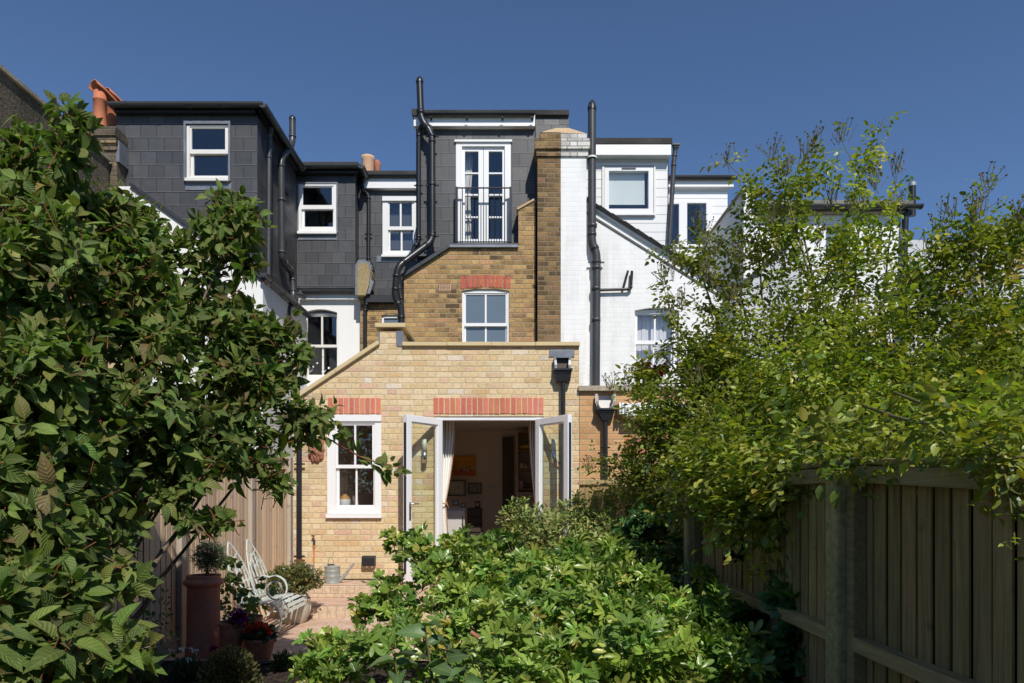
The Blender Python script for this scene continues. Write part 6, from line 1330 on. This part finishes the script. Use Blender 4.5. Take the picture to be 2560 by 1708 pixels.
sh2, _ = shrub3((.72, 2.75, 0), 'laurel_shrub', 'young upright dark plant with broad leaves in front of the concrete fence post',
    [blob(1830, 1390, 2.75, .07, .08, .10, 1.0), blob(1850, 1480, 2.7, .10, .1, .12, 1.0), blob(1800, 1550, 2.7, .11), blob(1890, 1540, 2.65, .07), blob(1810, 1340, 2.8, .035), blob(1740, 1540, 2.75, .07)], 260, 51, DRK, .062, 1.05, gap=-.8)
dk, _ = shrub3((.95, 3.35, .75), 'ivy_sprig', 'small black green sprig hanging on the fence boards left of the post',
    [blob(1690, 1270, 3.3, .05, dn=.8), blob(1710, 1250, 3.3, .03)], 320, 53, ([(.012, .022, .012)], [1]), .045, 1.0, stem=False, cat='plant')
# bottom plant with broad pointed leaves
def saplings():
    t = thing('sapling', 'young plant with broad pale pointed leaves at the bottom centre', 'plant', D(1000, 1640, 2.25)); r = np.random.default_rng(3); P_, D_, L_ = [], [], []
    for (x0, y0, x1, y1) in ((1005, 1640, 975, 1440), (930, 1660, 905, 1510), (1080, 1640, 1060, 1500), (1010, 1640, 1030, 1480)):
        a, b = D(x0, y0, 2.25), D(x1, y1, 2.25); limb(t, 'stem', [a, b], .005, .003, 'greenstem', n=6, jitter=.002)
        for k in range(6): q = a.lerp(b, .55+.45*k/5); P_.append(list(q)); th = k*2.4+x0; D_.append([math.cos(th)*.8, math.sin(th)*.5-.2, .45-.09*(5-k)]); L_.append(.075)
    n = len(P_); D_ = np.array(D_); leaves('foliage', M_['leaf'], t, leaf_tpl((.15, .4, .7), (.22, .30, .2), .55, .35), np.array(P_), D_, np.array([0, -.2, 1.]) + .5*r.normal(size=(n, 3)) - D_*.2, np.array(L_)*(1+.2*r.normal(size=n)), 1.0, pick(r, n, [(.10, .17, .06), (.075, .13, .045)], [1, 1]))
saplings()
bh, _ = shrub3((0, -9, 0), 'added_hedge', 'tall mixed hedge added unseen behind the viewer to darken window reflections', [(x*2.0-8, -9, 3.0, 1.5, .8, 3.2, .9) for x in range(9)], 60, 77, DRK, .16, 1.3, stem=False, fill=.15, n3=1)  # unseen hedge, added so ground floor glass reflects less sky
# small pinkish cut stick lying through the shrub
limb(ch1, 'stem', [D(1080, 1450, 2.6), D(1150, 1500, 2.6), D(1200, 1530, 2.6)], .008, .007, 'terrapale', n=8, jitter=.002)
# ---- potted plants
def ball(c, r, n, L, pal, name, lab, cat, root_, seed, tpl=T_THIN, W=1.2, stem=.008, mat='leaf', sq=1.0, stems=1):
    t = thing(name, lab, cat, root_); g = np.random.default_rng(seed); u = nrm_(g.normal(size=(n, 3))); rad = r*(1-np.abs(g.normal(0, .25, n)))*(1+.22*nz(u*1.6, 1.5, seed)+.08*g.normal(size=n)); p = np.array(c) + u*rad[:, None]*np.array([1, 1, sq])
    leaves('foliage', M_[mat], t, tpl, p, u + .6*g.normal(size=(n, 3)) + np.array([0, 0, .3]), g.normal(size=(n, 3)) + np.array([0, 0, .6]), L*(1+.2*g.normal(size=n)), W, pick(g, n, *pal))
    for i in range(stems): limb(t, 'stem', [Vector(root_)+Vector((.02*i, 0, 0)), Vector(c)-Vector((.01*i, 0, r*.3))], stem, stem*.7, n=6, jitter=.003, seed=i)
    s_ = g.random(n) < .12; twigs('twigs', M_['bark'], t, np.tile(np.array(c)-np.array([0, 0, r*.4]), (s_.sum(), 1)), p[s_], .0025, .001); return t
c1 = D(481, 1278, 5.9); ball(c1, .125, 2600, .028, ([(.13, .17, .10), (.09, .13, .07), (.17, .21, .13)], [1, 1, 1]), 'topiary_plant', 'grey green rosemary like ball on a bare stem in the tall pot', 'plant', cp1+Vector((0, 0, .66)), 3)
c5 = Vector((cp5.x, cp5.y, .50)); ball(c5, .27, 5200, .026, ([(.16, .17, .05), (.10, .13, .045), (.22, .17, .06), (.26, .14, .06)], [3, 3, 2, .7]), 'box_shrub', 'rounded olive and bronze bush in the cream pot behind the bench', 'shrub', cp5+Vector((0, 0, .24)), 4, T_ROUND, .75, sq=.55, stems=3)
# geranium
gr = thing('geranium', 'red flowering geranium in the ribbed terracotta bowl', 'flowers', cp4+Vector((0, 0, .165))); g = np.random.default_rng(5); n = 240
u = nrm_(g.normal(size=(n, 3))*np.array([1, 1, .7])+np.array([0, 0, .3])); p = np.array(cp4+Vector((0, 0, .21))) + u*np.array([.13, .13, .085])*(.5+.5*g.random((n, 1)))
leaves('foliage', M_['leaf'], gr, T_ROUND, p, u*.6+.5*g.normal(size=(n, 3)), np.array([0, -.3, 1.])+.4*g.normal(size=(n, 3)), .042, 1.1, pick(g, n, [(.045, .085, .035), (.035, .065, .03), (.07, .11, .04)], [1, 1, 1]))
blooms(gr, [list(D(x, y, 5.68)) for x, y in ((575, 1442), (588, 1436), (578, 1452), (597, 1450), (600, 1437), (610, 1442), (568, 1450), (590, 1447), (618, 1452), (612, 1458))], .022, [(.70, .03, .015), (.80, .06, .03), (.55, .02, .01)], 6, per=30, spread=.018)
twigs('flower_stems', M_['greenstem'], gr, np.array([list(cp4+Vector((0, 0, .2)))]*4), np.array([list(D(x, y, 5.7)) for x, y in ((575, 1450), (590, 1442), (610, 1448), (600, 1450))]), .003, .002)
# petunias
pt = thing('petunia', 'dark purple petunias in the ringed terracotta cylinder pot', 'flowers', cp2+Vector((0, 0, .30))); n = 150
u = nrm_(g.normal(size=(n, 3))); p = np.array(cp2+Vector((.06, 0, .36))) + u*np.array([.11, .1, .06]); leaves('foliage', M_['leaf'], pt, T_ROUND, p, u+.5*g.normal(size=(n, 3)), np.array([0, -.2, 1.])+.5*g.normal(size=(n, 3)), .03, .8, pick(g, n, [(.07, .12, .04), (.05, .09, .03)], [1, 1]))
blooms(pt, [list(D(x, y, 5.66)) for x, y in ((540, 1418), (548, 1412), (556, 1420), (545, 1426), (563, 1414), (553, 1408), (560, 1428), (534, 1424))], .034, [(.20, .012, .10), (.13, .01, .14), (.26, .02, .14)], 9, per=14, wide=1.1)
blooms(pt, [list(D(x, y, 5.6)) for x, y in ((489, 1491), (493, 1487))], .026, [(.26, .012, .10)], 10, per=12)
# leafy fig like plant in the plain pot, branches across the bench
fg, _ = shrub3(cp3+Vector((-.1, 0, .27)), 'potted_shrub', 'light green lobed leaf shrub growing through the left of the bench', [blob(520, 1290, 6.2, .09), blob(530, 1350, 6.2, .12, dn=.8), blob(560, 1370, 6.2, .10, dn=.5), blob(600, 1350, 6.3, .08, dn=.35), blob(640, 1345, 6.3, .03, dn=.5), blob(580, 1400, 6.1, .10, dn=.7), blob(525, 1400, 6.1, .09, dn=.7)], 130, 61, ([(.13, .20, .045), (.09, .15, .04), (.18, .25, .05)], [1, 1, 1]), .052, 1.35, gap=-.7, mat='leaf', whorl=3, cat='plant')
# low plants in the bed
def low(c, rx, n, L, pal, name, lab, seed, tpl=T_THIN, W=1.0, h=.15, flowers=None, up=.8, grp=None):
    t = thing(name, lab, 'plant', c, grp); g = np.random.default_rng(seed); u = g.normal(size=(n, 3)); u[:, 2] = np.abs(u[:, 2])*1.0; u = nrm_(u); p = np.array(c) + u*np.array([rx, rx, h])*(g.random((n, 1))**.6)
    leaves('foliage', M_['leaf'], t, tpl, p, u*.8+np.array([0, 0, up])+.4*g.normal(size=(n, 3)), g.normal(size=(n, 3)) + np.array([0, 0, .5]), L*(1+.2*g.normal(size=n)), W, pick(g, n, *pal))
    s_ = g.random(n) < .25; twigs('stems', M_['greenstem'], t, np.tile(np.array(c), (s_.sum(), 1)), p[s_], .0025, .0012)
    if flowers: blooms(t, flowers[0], flowers[1], flowers[2], seed, per=flowers[3], name='flowers')
    return t
q = D(430, 1530, 5.2); low(Vector((q.x, 5.2, 0)), .13, 900, .05, ([(.07, .11, .06), (.05, .08, .045)], [1, 1]), 'daisy_plant', 'low dark plant with white button flowers at the foot of the fence', 71, flowers=([list(D(x, y, 5.15)) for x, y in ((441, 1492), (450, 1494), (420, 1490), (433, 1515), (392, 1496))], .016, [(.75, .74, .68)], 16))
q = D(520, 1600, 4.9); low(Vector((q.x, 4.95, 0)), .23, 3200, .022, ([(.13, .14, .055), (.09, .10, .04), (.17, .15, .06)], [1, 1, 1]), 'wiry_plant', 'wiry olive plant of tiny leaves in the bed before the pots', 72, T_ROUND, .6, h=.30)
q = D(650, 1520, 5.5); low(Vector((q.x, 5.5, 0)), .08, 380, .05, ([(.06, .10, .03), (.10, .13, .04)], [1, 1]), 'rosette_plant', 'small dark tufted plant on the bed edge right of the geranium', 73, T_THIN, 1.6, h=.12)
q = D(600, 1560, 5.0); low(Vector((-2.5, 4.3, 0)), .30, 2600, .035, ([(.06, .09, .03), (.045, .07, .028)], [1, 1]), 'ground_cover_plant', 'leafy low plant under the big shrub by the gravel board', 74, T_ROUND, .7, h=.3)
q = Vector((X(400, 4.9), 4.9, 0)); t, _ = shrub3(q, 'rose_seedling', 'thin upright seedling with small oval leaves before the shaded fence panel', [blob(365, 1400, 4.9, .08, .1, .16, .6), blob(372, 1470, 4.9, .10, .1, .12, .6)], 170, 75, DRK, .035, 1.3, gap=-.9, stem=False, whorl=3, n3=1, cat='plant')
wf = thing('white_flowers', 'white petalled flowers in the small pot at the door threshold', 'flowers', cp6+Vector((0, 0, .13)))
blooms(wf, [list(cp6+Vector((.13*g.normal(), .08*g.normal(), .21+.05*g.normal()))) for _ in range(20)], .04, [(.80, .78, .76), (.7, .68, .70)], 12, per=16, wide=.6, spread=.03)
blooms(wf, [list(cp6+Vector((-.16+.03*g.normal(), -.1, .08+.03*g.normal()))) for _ in range(3)], .05, [(.55, .35, .04), (.5, .25, .05)], 13, per=4, name='yellow_leaves', wide=.8)
# ---- shared groups for things of one kind
for o in col.objects:
    if o.parent is None and 'category' in o and 'group' not in o:
        g = {'plant_pot': 'garden plant pots', 'picture': 'pictures on the room wall', 'terraced_house': 'terraced houses', 'choisya_shrub': 'glossy choisya shrubs', 'fence': 'garden fences'}.get(o.name.split('.')[0])
        if g: o['group'] = g
